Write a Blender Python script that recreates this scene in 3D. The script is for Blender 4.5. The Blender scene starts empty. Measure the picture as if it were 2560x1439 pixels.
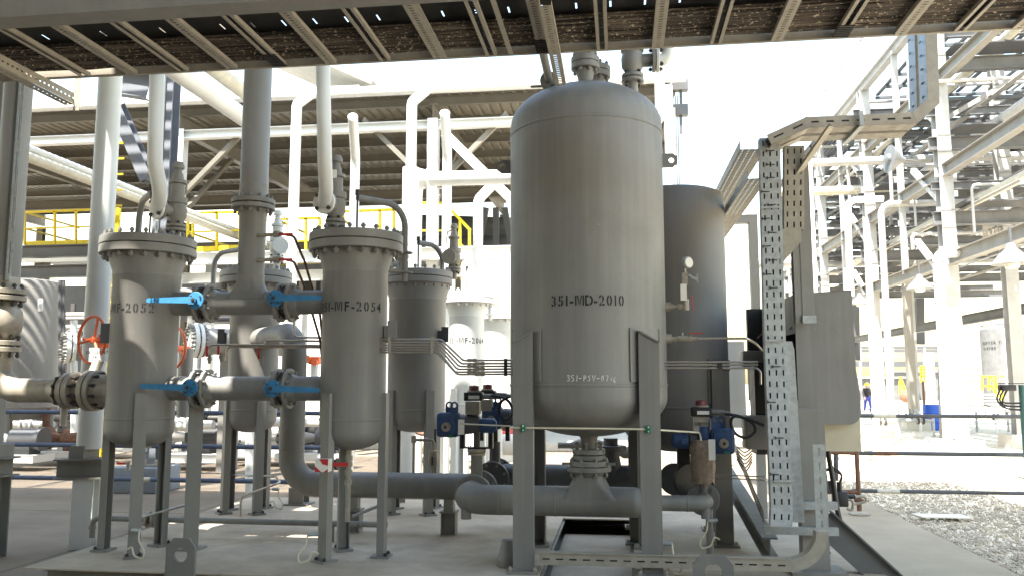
import bpy, bmesh, math, random
from mathutils import Vector as V, Matrix
rad=math.radians; pi=math.pi
random.seed(7)
sc=bpy.context.scene; COL=sc.collection
# ---------------------------------------------------------------- camera, sky, sun, exposure
F=2050.;CXP=1280.;CYP=719.5;H=1.65
PIT=math.atan(235/2050.);YAW=math.atan(270/2063.)
FW=V((-math.sin(YAW)*math.cos(PIT),math.cos(YAW)*math.cos(PIT),math.sin(PIT)))
RT=V((math.cos(YAW),math.sin(YAW),0)); UPV=RT.cross(FW); EYE=V((0,0,H))
cd=bpy.data.cameras.new('camera'); cam=bpy.data.objects.new('camera',cd); COL.objects.link(cam)
cam.location=EYE; cam.rotation_euler=(pi/2+PIT,0,YAW)
cd.sensor_width=36; cd.lens=F/2560*36; cd.clip_start=.05; cd.clip_end=2000; sc.camera=cam
SUN_EL=rad(63); SUN_AZ=rad(22)          # sun high, behind the photographer and to the left
SDIR=V((-math.sin(SUN_AZ)*math.cos(SUN_EL),-math.cos(SUN_AZ)*math.cos(SUN_EL),math.sin(SUN_EL)))
w=bpy.data.worlds.new('World'); sc.world=w; w.use_nodes=True
nt=w.node_tree; sky=nt.nodes.new('ShaderNodeTexSky'); sky.sky_type='NISHITA'; sky.sun_disc=False
sky.sun_elevation=SUN_EL; sky.sun_rotation=math.atan2(SDIR.x,SDIR.y); sky.dust_density=2; sky.air_density=2; sky.ozone_density=1
nt.nodes['Background'].inputs[1].default_value=.10
nt.links.new(sky.outputs[0],nt.nodes['Background'].inputs[0])
sl=bpy.data.lights.new('sun','SUN'); sl.energy=3.9; sl.angle=rad(.5); sl.color=(1,.95,.86)
so=bpy.data.objects.new('sun',sl); COL.objects.link(so); so.rotation_euler=SDIR.to_track_quat('Z','Y').to_euler()
sc.view_settings.view_transform='Standard'; sc.view_settings.look='None'; sc.view_settings.gamma=1
sc.view_settings.exposure=2.6
def ray(px,py): return FW+RT*((px-CXP)/F)+UPV*((CYP-py)/F)
def P(px,py,Y): d=ray(px,py); return EYE+d*(Y/d.y)
def G(px,py,z=0): d=ray(px,py); return EYE+d*((z-H)/d.z)
# ---------------------------------------------------------------- materials
MATS={}
def mat(name,c,r=.55,m=0.,var=.18,scl=5.,bump=.0,bs=60.,streak=.0,c2=None,vor=0.,tr=0.,grime=0.):
    M=bpy.data.materials.new(name); M.use_nodes=True; n=M.node_tree.nodes; l=M.node_tree.links
    b=n['Principled BSDF']; b.inputs['Roughness'].default_value=r; b.inputs['Metallic'].default_value=m
    tc=n.new('ShaderNodeTexCoord'); no=n.new('ShaderNodeTexNoise'); no.inputs['Scale'].default_value=scl; no.inputs['Detail'].default_value=7; no.inputs['Roughness'].default_value=.62
    l.new(tc.outputs['Object'],no.inputs['Vector'])
    mr=n.new('ShaderNodeMapRange'); mr.inputs[1].default_value=.34; mr.inputs[2].default_value=.68; l.new(no.outputs[0],mr.inputs[0])
    mx=n.new('ShaderNodeMix'); mx.data_type='RGBA'; c2=c2 or tuple(x*(1-var) for x in c)
    mx.inputs[6].default_value=(*c,1); mx.inputs[7].default_value=(*c2,1); l.new(mr.outputs[0],mx.inputs[0]); out=mx.outputs[2]
    if streak:
        mp=n.new('ShaderNodeMapping'); mp.inputs['Scale'].default_value=(14,14,.7); l.new(tc.outputs['Object'],mp.inputs[0])
        n2=n.new('ShaderNodeTexNoise'); n2.inputs['Scale'].default_value=1; n2.inputs['Detail'].default_value=5; l.new(mp.outputs[0],n2.inputs['Vector'])
        m2=n.new('ShaderNodeMapRange'); m2.inputs[1].default_value=.45; m2.inputs[2].default_value=.75; m2.inputs[4].default_value=streak; l.new(n2.outputs[0],m2.inputs[0])
        x2=n.new('ShaderNodeMix'); x2.data_type='RGBA'; l.new(m2.outputs[0],x2.inputs[0]); l.new(out,x2.inputs[6]); x2.inputs[7].default_value=(c[0]*1.25+.02,c[1]*1.2+.018,c[2]*1.1+.012,1); out=x2.outputs[2]
    if grime:   # scattered scuffs, splashes and dust blotches with shapes of their own
        g1=n.new('ShaderNodeTexNoise'); g1.inputs['Scale'].default_value=7.5; g1.inputs['Detail'].default_value=9; g1.inputs['Roughness'].default_value=.75; l.new(tc.outputs['Object'],g1.inputs['Vector'])
        ga=n.new('ShaderNodeMapRange'); ga.inputs[1].default_value=.58; ga.inputs[2].default_value=.72; ga.inputs[4].default_value=grime*.6; l.new(g1.outputs[0],ga.inputs[0])
        gx=n.new('ShaderNodeMix'); gx.data_type='RGBA'; l.new(ga.outputs[0],gx.inputs[0]); l.new(out,gx.inputs[6]); gx.inputs[7].default_value=(c[0]*.55,c[1]*.5,c[2]*.45,1); out=gx.outputs[2]
        g3=n.new('ShaderNodeTexNoise'); g3.inputs['Scale'].default_value=1.3; g3.inputs['Detail'].default_value=8; g3.inputs['Distortion'].default_value=.6; l.new(tc.outputs['Object'],g3.inputs['Vector'])
        gc=n.new('ShaderNodeMapRange'); gc.inputs[1].default_value=.52; gc.inputs[2].default_value=.66; gc.inputs[4].default_value=grime*.55; l.new(g3.outputs[0],gc.inputs[0])
        gz=n.new('ShaderNodeMix'); gz.data_type='RGBA'; l.new(gc.outputs[0],gz.inputs[0]); l.new(out,gz.inputs[6]); gz.inputs[7].default_value=(c[0]*.6,c[1]*.57,c[2]*.52,1); out=gz.outputs[2]
        g2=n.new('ShaderNodeTexNoise'); g2.inputs['Scale'].default_value=46; g2.inputs['Detail'].default_value=3; l.new(tc.outputs['Object'],g2.inputs['Vector'])
        gb=n.new('ShaderNodeMapRange'); gb.inputs[1].default_value=.70; gb.inputs[2].default_value=.76; gb.inputs[4].default_value=grime*.7; l.new(g2.outputs[0],gb.inputs[0])
        gy=n.new('ShaderNodeMix'); gy.data_type='RGBA'; l.new(gb.outputs[0],gy.inputs[0]); l.new(out,gy.inputs[6]); gy.inputs[7].default_value=(.50,.46,.38,1); out=gy.outputs[2]
    if vor:
        vo=n.new('ShaderNodeTexVoronoi'); vo.inputs['Scale'].default_value=vor; l.new(tc.outputs['Object'],vo.inputs['Vector'])
        x3=n.new('ShaderNodeMix'); x3.data_type='RGBA'; x3.blend_type='MULTIPLY'; x3.inputs[0].default_value=.75; l.new(out,x3.inputs[6]); hs=n.new('ShaderNodeHueSaturation'); hs.inputs['Saturation'].default_value=.0; hs.inputs['Value'].default_value=1.5; l.new(vo.outputs['Color'],hs.inputs['Color']); l.new(hs.outputs[0],x3.inputs[7]); out=x3.outputs[2]
    l.new(out,b.inputs['Base Color'])
    rr=n.new('ShaderNodeMapRange'); rr.inputs[3].default_value=max(.05,r-.1); rr.inputs[4].default_value=min(1,r+.14); l.new(no.outputs[0],rr.inputs[0]); l.new(rr.outputs[0],b.inputs['Roughness'])
    if bump:
        nb=n.new('ShaderNodeTexNoise'); nb.inputs['Scale'].default_value=bs; nb.inputs['Detail'].default_value=4; l.new(tc.outputs['Object'],nb.inputs['Vector'])
        bp=n.new('ShaderNodeBump'); bp.inputs['Strength'].default_value=bump; bp.inputs['Distance'].default_value=.02
        l.new(vo.outputs['Distance'] if vor else nb.outputs[0],bp.inputs['Height']); l.new(bp.outputs[0],b.inputs['Normal'])
    if tr: b.inputs['Transmission Weight'].default_value=tr
    MATS[name]=M; return M
grey=mat('vessel_grey_paint',(.2,.193,.178),.5,var=.16,scl=1.6,streak=.45,bump=.05,bs=70,grime=.4)
grey2=mat('steel_grey_paint',(.225,.216,.196),.55,var=.16,scl=3,streak=.25,bump=.03)
cool=mat('cool_grey_paint',(.25,.24,.222),.5,var=.12,scl=2,streak=.2)
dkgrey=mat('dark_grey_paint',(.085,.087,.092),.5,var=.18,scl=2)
vgrey2=mat('drum_grey_paint',(.155,.145,.132),.55,var=.10,scl=1.5,streak=.3,grime=.3)
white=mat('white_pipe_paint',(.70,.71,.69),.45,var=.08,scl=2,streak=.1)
cream=mat('dusty_cream_paint',(.62,.58,.47),.6,var=.25,scl=8)
galv=mat('galvanised_steel',(.42,.44,.435),.48,m=.35,var=.28,scl=22,bump=.03)
rackd=mat('shade_darkened_grey',(.14,.142,.145),.55,var=.3,scl=2.5,streak=.2)  # shade of the rack beams put into the grey; also on far walls and tank
rackm=mat('rack_steel_paint',(.42,.42,.41),.55,var=.2,scl=3,streak=.15)
galvd=mat('dusty_galvanised_steel',(.36,.325,.265),.62,m=.15,var=.2,scl=14,bump=.04)
alu=mat('sky_tinted_tray_cover',(.30,.37,.46),.4,m=.3,var=.12,scl=9)  # bluish sky reflection put into the tray metal's colour
black=mat('black_rubber',(.018,.018,.02),.5,var=.2,scl=8)
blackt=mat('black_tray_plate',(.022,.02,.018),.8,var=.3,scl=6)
stud=mat('dark_bolt_steel',(.09,.085,.08),.5,m=.6,var=.35,scl=30)
raw=mat('weathered_bare_steel',(.42,.37,.30),.5,m=.35,var=.45,scl=5,bump=.05,streak=.2)
rust=mat('rusty_steel',(.20,.10,.06),.75,var=.5,scl=18,bump=.06)
brown=mat('brown_wrap',(.33,.25,.18),.85,var=.4,scl=24,bump=.3,bs=30)
ss=mat('stainless_tube',(.50,.45,.39),.3,m=.8,var=.15,scl=10)
beige=mat('beige_tube',(.62,.57,.42),.5,var=.1,scl=10)
blue=mat('blue_lever_paint',(.035,.20,.40),.55,var=.3,scl=14,grime=.5)
navy=mat('blue_actuator_paint',(.03,.075,.185),.5,var=.35,scl=12,bump=.05,grime=.5)
drumb=mat('blue_plastic',(.02,.10,.55),.4,var=.15,scl=4)
rail=mat('dark_blue_rail_paint',(.05,.07,.13),.5,var=.4,scl=4,c2=(.09,.12,.2))
railr=mat('rail_grey_paint',(.085,.088,.092),.6,var=.4,scl=5)
orange=mat('orange_handwheel_paint',(.80,.16,.05),.45,var=.15,scl=8)
red=mat('red_paint',(.55,.03,.03),.45,var=.2,scl=10)
maroon=mat('maroon_plastic',(.20,.05,.05),.35,var=.2,scl=9)
yellow=mat('yellow_rail_paint',(.80,.62,.02),.5,var=.12,scl=4)
brace_=mat('brace_grey_paint',(.13,.13,.128),.5,var=.15,scl=3)
teal=mat('teal_post_paint',(.10,.22,.19),.55,var=.25,scl=5)
green=mat('green_plastic',(.02,.16,.08),.5,var=.2,scl=9)
tagm=mat('white_tag_plastic',(.78,.75,.68),.5,var=.05,scl=20)
ink=mat('black_stencil_paint',(.012,.012,.012),.6,var=.2,scl=30)
chalk=mat('white_marker_ink',(.85,.85,.82),.7,var=.1,scl=40)
beigep=mat('beige_cabinet_paint',(.52,.46,.33),.5,var=.15,scl=4)
conc=mat('concrete',(.245,.195,.14),.85,var=.28,scl=.9,bump=.2,bs=30,c2=(.17,.135,.10),grime=.5)
concp=mat('brightened_concrete',(.40,.325,.225),.85,var=.22,scl=.8,bump=.2,bs=30,grime=.35)  # concrete made paler, with the stronger open light put into its colour
bluest=mat('blue_grey_steel',(.205,.22,.25),.5,var=.12,scl=2)
concb=mat('blue_grey_plinth_paint',(.22,.25,.29),.75,var=.2,scl=4,bump=.08)
plinth=mat('pale_concrete',(.58,.55,.48),.85,var=.15,scl=2,bump=.1)
skidm=mat('dusty_skid_deck',(.50,.415,.315),.8,var=.30,scl=2.2,bump=.1,bs=35,c2=(.34,.28,.212),grime=.8)
gravel=mat('gravel',(.72,.63,.48),.9,var=.25,scl=2,bump=.6,vor=55)
gravd=mat('gravel_stone',(.64,.55,.42),.9,var=.6,scl=5)
sand=mat('pale_sand',(.42,.38,.30),.9,var=.2,scl=.3,bump=.1,bs=20)
roofm=mat('sheet_roof_beige',(.20,.18,.14),.6,var=.22,scl=.6,streak=.1)
roofs=mat('roof_steel_beige',(.17,.155,.125),.6,var=.2,scl=2)
cablem=mat('dusty_cable_bundle',(.10,.07,.05),.8,var=.6,scl=14,c2=(.025,.02,.017))
skin=mat('skin',(.35,.2,.13),.6); cloth=mat('dark_jacket_cloth',(.02,.018,.025),.9,scl=20); jean=mat('blue_trouser_cloth',(.05,.07,.32),.9,scl=20)
glassd=mat('dark_sight_glass',(.02,.05,.03),.15)
lampm=mat('lamp_housing_grey',(.16,.165,.165),.45)
# streaky cable bed: brown dust lines along the tray with pale mud specks
def cable_bed():
    M=cablem; n=M.node_tree.nodes; l=M.node_tree.links; b=n['Principled BSDF']; tc=n.new('ShaderNodeTexCoord')
    mp=n.new('ShaderNodeMapping'); mp.inputs['Scale'].default_value=(1.6,42,42); l.new(tc.outputs['Object'],mp.inputs[0])
    a=n.new('ShaderNodeTexNoise'); a.inputs['Scale'].default_value=1.; a.inputs['Detail'].default_value=6; l.new(mp.outputs[0],a.inputs['Vector'])
    r=n.new('ShaderNodeValToRGB'); e=r.color_ramp.elements; e[0].position=.38; e[0].color=(.02,.015,.012,1); e[1].position=.72; e[1].color=(.17,.135,.105,1); l.new(a.outputs[0],r.inputs[0])
    m2=n.new('ShaderNodeMapping'); m2.inputs['Scale'].default_value=(38,70,70); l.new(tc.outputs['Object'],m2.inputs[0])
    s=n.new('ShaderNodeTexNoise'); s.inputs['Scale'].default_value=1.; s.inputs['Detail'].default_value=2; l.new(m2.outputs[0],s.inputs['Vector'])
    q=n.new('ShaderNodeMapRange'); q.inputs[1].default_value=.615; q.inputs[2].default_value=.68; l.new(s.outputs[0],q.inputs[0])
    x=n.new('ShaderNodeMix'); x.data_type='RGBA'; l.new(q.outputs[0],x.inputs[0]); l.new(r.outputs[0],x.inputs[6]); x.inputs[7].default_value=(.55,.46,.32,1)
    l.new(x.outputs[2],b.inputs['Base Color'])
cable_bed()
# ---------------------------------------------------------------- mesh builder
def frame(d,up=V((0,0,1))):
    d=V(d).normalized(); up=V(up)
    if abs(d.dot(up.normalized()))>.98: up=V((0,1,0)) if abs(d.y)<.9 else V((1,0,0))
    s=d.cross(up).normalized(); return d,s,s.cross(d)
def rnd(pts,r,n=7):
    pts=[V(p) for p in pts]; out=[pts[0]]
    for i in range(1,len(pts)-1):
        a,b,c=pts[i-1],pts[i],pts[i+1]; u=(a-b).normalized(); v=(c-b).normalized(); ang=u.angle(v)
        if ang>pi-.02: out.append(b); continue
        rr=r[i-1] if isinstance(r,(list,tuple)) else r
        t=min(rr/math.tan(ang/2),(a-b).length*.49 if i>1 else (a-b).length*.98,(c-b).length*.49 if i<len(pts)-2 else (c-b).length*.98)
        rr=t*math.tan(ang/2); bis=(u+v).normalized(); ctr=b+bis*(rr/math.sin(ang/2)); s=b+u*t-ctr; e=b+v*t-ctr; th=s.angle(e); ax=s.cross(e).normalized()
        for k in range(n+1): out.append(ctr+Matrix.Rotation(th*k/n,3,ax)@s)
    out.append(pts[-1]); return out
def ipoly(h,w,tf,tw): a,b,c=w/2,h/2,tw/2; return [(-a,-b),(a,-b),(a,-b+tf),(c,-b+tf),(c,b-tf),(a,b-tf),(a,b),(-a,b),(-a,b-tf),(-c,b-tf),(-c,-b+tf),(-a,-b+tf)]
def cpoly(h,w,t): return [(0,-h/2),(w,-h/2),(w,-h/2+t),(t,-h/2+t),(t,h/2-t),(w,h/2-t),(w,h/2),(0,h/2)]
def lpoly(a,b,t): return [(0,0),(a,0),(a,t),(t,t),(t,b),(0,b)]
class MB:
    def __init__(s): s.v=[]; s.f=[]
    def add(s,vs,fs): o=len(s.v); s.v+=[V(x) for x in vs]; s.f+=[tuple(i+o for i in f) for f in fs]; return s
    def box(s,lo,hi):
        x0,y0,z0=lo; x1,y1,z1=hi
        return s.add([(x0,y0,z0),(x1,y0,z0),(x1,y1,z0),(x0,y1,z0),(x0,y0,z1),(x1,y0,z1),(x1,y1,z1),(x0,y1,z1)],[(3,2,1,0),(4,5,6,7),(0,1,5,4),(1,2,6,5),(2,3,7,6),(3,0,4,7)])
    def cbox(s,c,sz): c=V(c); h=V(sz)/2; return s.box(c-h,c+h)
    def bbox(s,c,sz,b=.01):   # box with chamfered vertical/horizontal edges (rounded look)
        c=V(c); bm=bmesh.new(); bmesh.ops.create_cube(bm,size=1)
        for v in bm.verts: v.co=V((v.co.x*sz[0],v.co.y*sz[1],v.co.z*sz[2]))
        bmesh.ops.bevel(bm,geom=bm.edges[:],offset=b,segments=2,affect='EDGES',profile=.5)
        bm.verts.ensure_lookup_table(); s.add([v.co+c for v in bm.verts],[[v.index for v in f.verts] for f in bm.faces]); bm.free(); return s
    def sect(s,poly,p0,p1,up=(0,0,1)):
        p0,p1=V(p0),V(p1); d,a,b=frame(p1-p0,up); n=len(poly)
        vs=[p0+a*x+b*y for x,y in poly]+[p1+a*x+b*y for x,y in poly]
        return s.add(vs,[(i,(i+1)%n,n+(i+1)%n,n+i) for i in range(n)]+[tuple(range(n-1,-1,-1)),tuple(range(n,2*n))])
    def bar(s,p0,p1,w,h=None,up=(0,0,1)): h=h or w; return s.sect([(-w/2,-h/2),(w/2,-h/2),(w/2,h/2),(-w/2,h/2)],p0,p1,up)
    def ib(s,p0,p1,h=.2,w=.2,tf=.015,tw=.01,up=(0,0,1)): return s.sect(ipoly(h,w,tf,tw),p0,p1,up)
    def ch(s,p0,p1,h=.2,w=.08,t=.01,up=(0,0,1)): return s.sect(cpoly(h,w,t),p0,p1,up)
    def an(s,p0,p1,a=.06,t=.007,up=(0,0,1)): return s.sect(lpoly(a,a,t),p0,p1,up)
    def tube(s,pts,r,seg=14,caps=True,rs=None):
        pts=[V(p) for p in pts]; n=len(pts); d,a,b=frame(pts[1]-pts[0]); vs=[]; pd=d
        for i,p in enumerate(pts):
            t=(pts[min(i+1,n-1)]-pts[max(i-1,0)]).normalized(); q=pd.rotation_difference(t); a=q@a; b=q@b; pd=t
            R=rs[i] if rs else r
            for k in range(seg): th=2*pi*k/seg; vs.append(p+a*(R*math.cos(th))+b*(R*math.sin(th)))
        fs=[(i*seg+k,i*seg+(k+1)%seg,(i+1)*seg+(k+1)%seg,(i+1)*seg+k) for i in range(n-1) for k in range(seg)]
        if caps: fs+=[tuple(range(seg-1,-1,-1)),tuple((n-1)*seg+k for k in range(seg))]
        return s.add(vs,fs)
    def cyl(s,p0,p1,r,seg=20): return s.tube([p0,p1],r,seg)
    def clampy(s,n0,y,h):
        for v in s.v[n0:]: v.y=max(y-h,min(y+h,v.y))
        return s
    def lathe(s,c,ax,prof,seg=40):
        c=V(c); d,a,b=frame(ax); vs=[]; fs=[]; n=len(prof)
        for r,h in prof:
            for k in range(seg): th=2*pi*k/seg; vs.append(c+d*h+a*(max(r,1e-5)*math.cos(th))+b*(max(r,1e-5)*math.sin(th)))
        for i in range(n-1):
            for k in range(seg): fs.append((i*seg+k,i*seg+(k+1)%seg,(i+1)*seg+(k+1)%seg,(i+1)*seg+k))
        if prof[0][0]>.002: fs.append(tuple(range(seg-1,-1,-1)))
        if prof[-1][0]>.002: fs.append(tuple((n-1)*seg+k for k in range(seg)))
        return s.add(vs,fs)
    def disc(s,c,ax,R,t,seg=32,ch=.004): return s.lathe(V(c)-V(ax).normalized()*t/2,ax,[(R-ch,0),(R,ch),(R,t-ch),(R-ch,t)],seg)
    def ball(s,c,r,seg=20,sz=1): return s.lathe(c,(0,0,1),[(r*math.cos(t),sz*r*math.sin(t)) for t in [pi*(k/10-.5) for k in range(11)]],seg)
    def ring(s,c,ax,R,r,seg=40,rs=8,a0=0,a1=2*pi):
        d,a,b=frame(ax); full=abs(a1-a0)>6.28
        pts=[V(c)+a*(R*math.cos(a0+(a1-a0)*k/seg))+b*(R*math.sin(a0+(a1-a0)*k/seg)) for k in range(seg+1)]
        return s.tube(pts,r,rs,caps=not full)
    def prism(s,poly,o,ux,uy,t):
        o,ux,uy=V(o),V(ux),V(uy); nn=ux.cross(uy).normalized()*t; n=len(poly)
        vs=[o+ux*x+uy*y for x,y in poly]; vs+=[v+nn for v in vs]
        return s.add(vs,[(i,(i+1)%n,n+(i+1)%n,n+i) for i in range(n)]+[tuple(range(n-1,-1,-1)),tuple(range(n,2*n))])
    def hplate(s,poly,hc,hr,o,ux,uy,t,n=48):   # convex plate with a round hole
        hc=V((*hc,0)); angs=sorted([2*pi*k/n for k in range(n)]+[math.atan2(y-hc.y,x-hc.x)%(2*pi) for x,y in poly]); out=[]; inn=[]
        for th in angs:
            d=V((math.cos(th),math.sin(th))); best=1e9
            for i in range(len(poly)):
                a=V(poly[i])-hc.xy; e=V(poly[(i+1)%len(poly)])-V(poly[i]); den=d.x*e.y-d.y*e.x
                if abs(den)<1e-9: continue
                u=(a.x*e.y-a.y*e.x)/den; w_=(a.x*d.y-a.y*d.x)/den
                if u>0 and -1e-6<=w_<=1+1e-6: best=min(best,u)
            out.append(hc.xy+d*best); inn.append(hc.xy+d*hr)
        o,ux,uy=V(o),V(ux),V(uy); nn=ux.cross(uy).normalized()*t; m=len(out)
        vs=[o+ux*q.x+uy*q.y for q in out]+[o+ux*q.x+uy*q.y for q in inn]; vs+=[v+nn for v in vs]; fs=[]
        for i in range(m):
            j=(i+1)%m; fs+=[(i,m+i,m+j,j),(2*m+i,2*m+j,3*m+j,3*m+i),(i,j,2*m+j,2*m+i),(m+i,3*m+i,3*m+j,m+j)]
        return s.add(vs,fs)
    def perf(s,p0,p1,wd,w,rows=3,sl=.03,sw=.007,pitch=.05,skip=()):   # slotted sheet from p0 to p1, centred on the line, width along wd
        p0,p1=V(p0),V(p1); wd=V(wd).normalized(); L=(p1-p0).length; d=(p1-p0)/L; n=max(1,int(L/pitch)); pt=L/n; us=[0]
        for i in range(n): us+=[i*pt+(pt-sl)/2,i*pt+(pt+sl)/2]
        us.append(L); vs_=[-w/2]
        for k in range(rows): c=-w/2+w*(k+.5)/rows; vs_+=[c-sw/2,c+sw/2]
        vs_.append(w/2); nv=len(vs_); o=len(s.v)
        s.v+=[p0+d*u+wd*v for u in us for v in vs_]
        for i in range(len(us)-1):
            for j in range(nv-1):
                if i%2==1 and j%2==1 and ((i//2),(j//2)) not in skip: continue
                a=o+i*nv+j; s.f.append((a,a+1,a+nv+1,a+nv))
        return s
    def quad(s,a,b,c,d): return s.add([a,b,c,d],[(0,1,2,3)])
    def o(s,name,m,parent=None,label=None,cat=None,group=None,kind=None,sol=0,flat=False,weld=False):
        me=bpy.data.meshes.new(name)
        if parent is not None: org=V(WL[parent.name])
        else:
            xs=[v.x for v in s.v]; ys=[v.y for v in s.v]; zs=[v.z for v in s.v]; org=V(((min(xs)+max(xs))/2,(min(ys)+max(ys))/2,min(zs)))
            if kind: org=V((0,0,0))
        me.from_pydata([v-org for v in s.v],[],s.f); me.validate(); me.update()
        bm=bmesh.new(); bm.from_mesh(me)
        if weld: bmesh.ops.remove_doubles(bm,verts=bm.verts,dist=1e-5)
        bmesh.ops.recalc_face_normals(bm,faces=bm.faces); bm.to_mesh(me); bm.free()
        if not (flat or sol):
            me.polygons.foreach_set('use_smooth',[True]*len(me.polygons)); me.set_sharp_from_angle(angle=rad(38))
        me.materials.append(m); ob=bpy.data.objects.new(name,me); COL.objects.link(ob)
        if parent is not None: ob.parent=parent
        else: ob.location=org
        WL[ob.name]=org; props(ob,label,cat,group,kind)
        if sol: md=ob.modifiers.new('thickness','SOLIDIFY'); md.thickness=sol; md.offset=0
        return ob
WL={}
def props(o,label=None,cat=None,group=None,kind=None):
    if label: o['label']=label
    if cat: o['category']=cat
    if group: o['group']=group
    if kind: o['kind']=kind
def T(name,label,cat,loc,group=None):
    o=bpy.data.objects.new(name,None); COL.objects.link(o); o.location=loc; o.empty_display_size=.1; WL[o.name]=V(loc); props(o,label,cat,group); return o
BOLT={}
def bolt(parent,c,ax,L,s,m,name='bolt'):
    key=(round(L,4),round(s,4),m.name)
    if key not in BOLT:
        mb=MB(); mb.lathe((0,0,-L/2),(0,0,1),[(s,0),(s,s*.95)],6); mb.lathe((0,0,L/2-s*.95),(0,0,1),[(s,0),(s,s*.95)],6)
        mb.cyl((0,0,-L/2-s*.5),(0,0,L/2+s*.5),s*.56,8)
        me=bpy.data.meshes.new('bolt'); me.from_pydata(mb.v,[],mb.f); me.materials.append(m); BOLT[key]=me
    ob=bpy.data.objects.new(name,BOLT[key]); COL.objects.link(ob); ob.parent=parent
    ob.matrix_basis=Matrix.Translation(V(c)-WL[parent.name])@V(ax).to_track_quat('Z','Y').to_matrix().to_4x4()
    WL[ob.name]=WL[parent.name]; return ob
def bolts(parent,c,ax,R,n,L,s,m,ph=.5):
    d,a,b=frame(ax)
    for k in range(n): th=2*pi*(k+ph)/n; bolt(parent,V(c)+a*(R*math.cos(th))+b*(R*math.sin(th)),d,L,s,m)
def flange(parent,c,ax,R,t,m,nb=8,s=.014,L=None,bm=None,name='flange',off=0,seg=36):
    f=MB().disc(c,ax,R,t,seg).o(name,m,parent)
    if nb: bolts(f,V(c)+V(ax).normalized()*off,ax,R*.83,nb,L or t+.05,s,bm or m)
    return f
def lathe_o(name,c,ax,prof,m,parent,seg=40,**k): return MB().lathe(c,ax,prof,seg).o(name,m,parent,**k)
# lettering wrapped round a cylinder, one glyph at a time with stencil bridges
def glyphs(ch,bold=.0):
    cu=bpy.data.curves.new('t','FONT'); cu.body=ch; cu.size=1; cu.offset=bold; cu.resolution_u=4; ob=bpy.data.objects.new('t',cu); COL.objects.link(ob)
    dg=bpy.context.evaluated_depsgraph_get(); me=bpy.data.meshes.new_from_object(ob.evaluated_get(dg)); bpy.data.objects.remove(ob)
    return me
def lettering(parent,txt,mp,h,m,adv=.72,stencil=True,name='lettering',bold=.024,wx=1.0):
    mb=MB(); x=0; hh=h/.69; tot=sum((.42 if c in '-1 ' else .95 if c=='M' else adv) for c in txt)*hh*wx; u=-tot/2
    for c in txt:
        a=(.42 if c in '-1 ' else .95 if c=='M' else adv)*hh*wx
        if c=='M':   # stencil M from four strokes
            for pl in ([(-.36,0),(-.25,0),(-.25,.69),(-.36,.69)],[(.25,0),(.36,0),(.36,.69),(.25,.69)],[(-.03,0),(-.01,.16),(-.12,.69),(-.22,.69)],[(.03,0),(.22,.69),(.12,.69),(.01,.16)]):
                q=[(V(pl[0]).lerp(V(pl[1]),0)),V(pl[1]),V(pl[2]),V(pl[3])]; mb.add([mp(u+a/2+p.x*hh*wx*1.05,(p.y-.345)*hh) for p in q],[(0,1,2,3)])
        elif c!=' ':
            me=glyphs(c,bold); bm=bmesh.new(); bm.from_mesh(me); bpy.data.meshes.remove(me)
            xs=[v.co.x for v in bm.verts]; cx=(min(xs)+max(xs))/2; g=.035
            bmesh.ops.bisect_plane(bm,geom=bm.verts[:]+bm.edges[:]+bm.faces[:],plane_co=(cx-.25,0,0),plane_no=(1,0,0))
            bmesh.ops.bisect_plane(bm,geom=bm.verts[:]+bm.edges[:]+bm.faces[:],plane_co=(cx+.25,0,0),plane_no=(1,0,0))
            if stencil and c in '023568DBF':
                for sx in (-g,g): bmesh.ops.bisect_plane(bm,geom=bm.verts[:]+bm.edges[:]+bm.faces[:],plane_co=(cx+sx,0,0),plane_no=(1,0,0))
                bmesh.ops.delete(bm,geom=[f for f in bm.faces if abs(f.calc_center_median().x-cx)<g and c!='F'],context='FACES')
            bm.verts.ensure_lookup_table(); bm.verts.index_update()
            mb.add([mp(u+a/2+(v.co.x-cx)*hh*wx,(v.co.y-.345)*hh) for v in bm.verts],[[v.index for v in f.verts] for f in bm.faces]); bm.free()
        u+=a
    return mb.o(name,m,parent,flat=True)
def wrap(cx,cy,R,th0,z): return lambda u,v:V((cx+R*math.sin(th0+u/R),cy-R*math.cos(th0+u/R),z+v))
ORD=['leftmost','second from the left','third from the left','fourth from the left','fifth from the left','sixth from the left','seventh from the left','eighth from the left','ninth from the left','tenth from the left','eleventh from the left']
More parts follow.
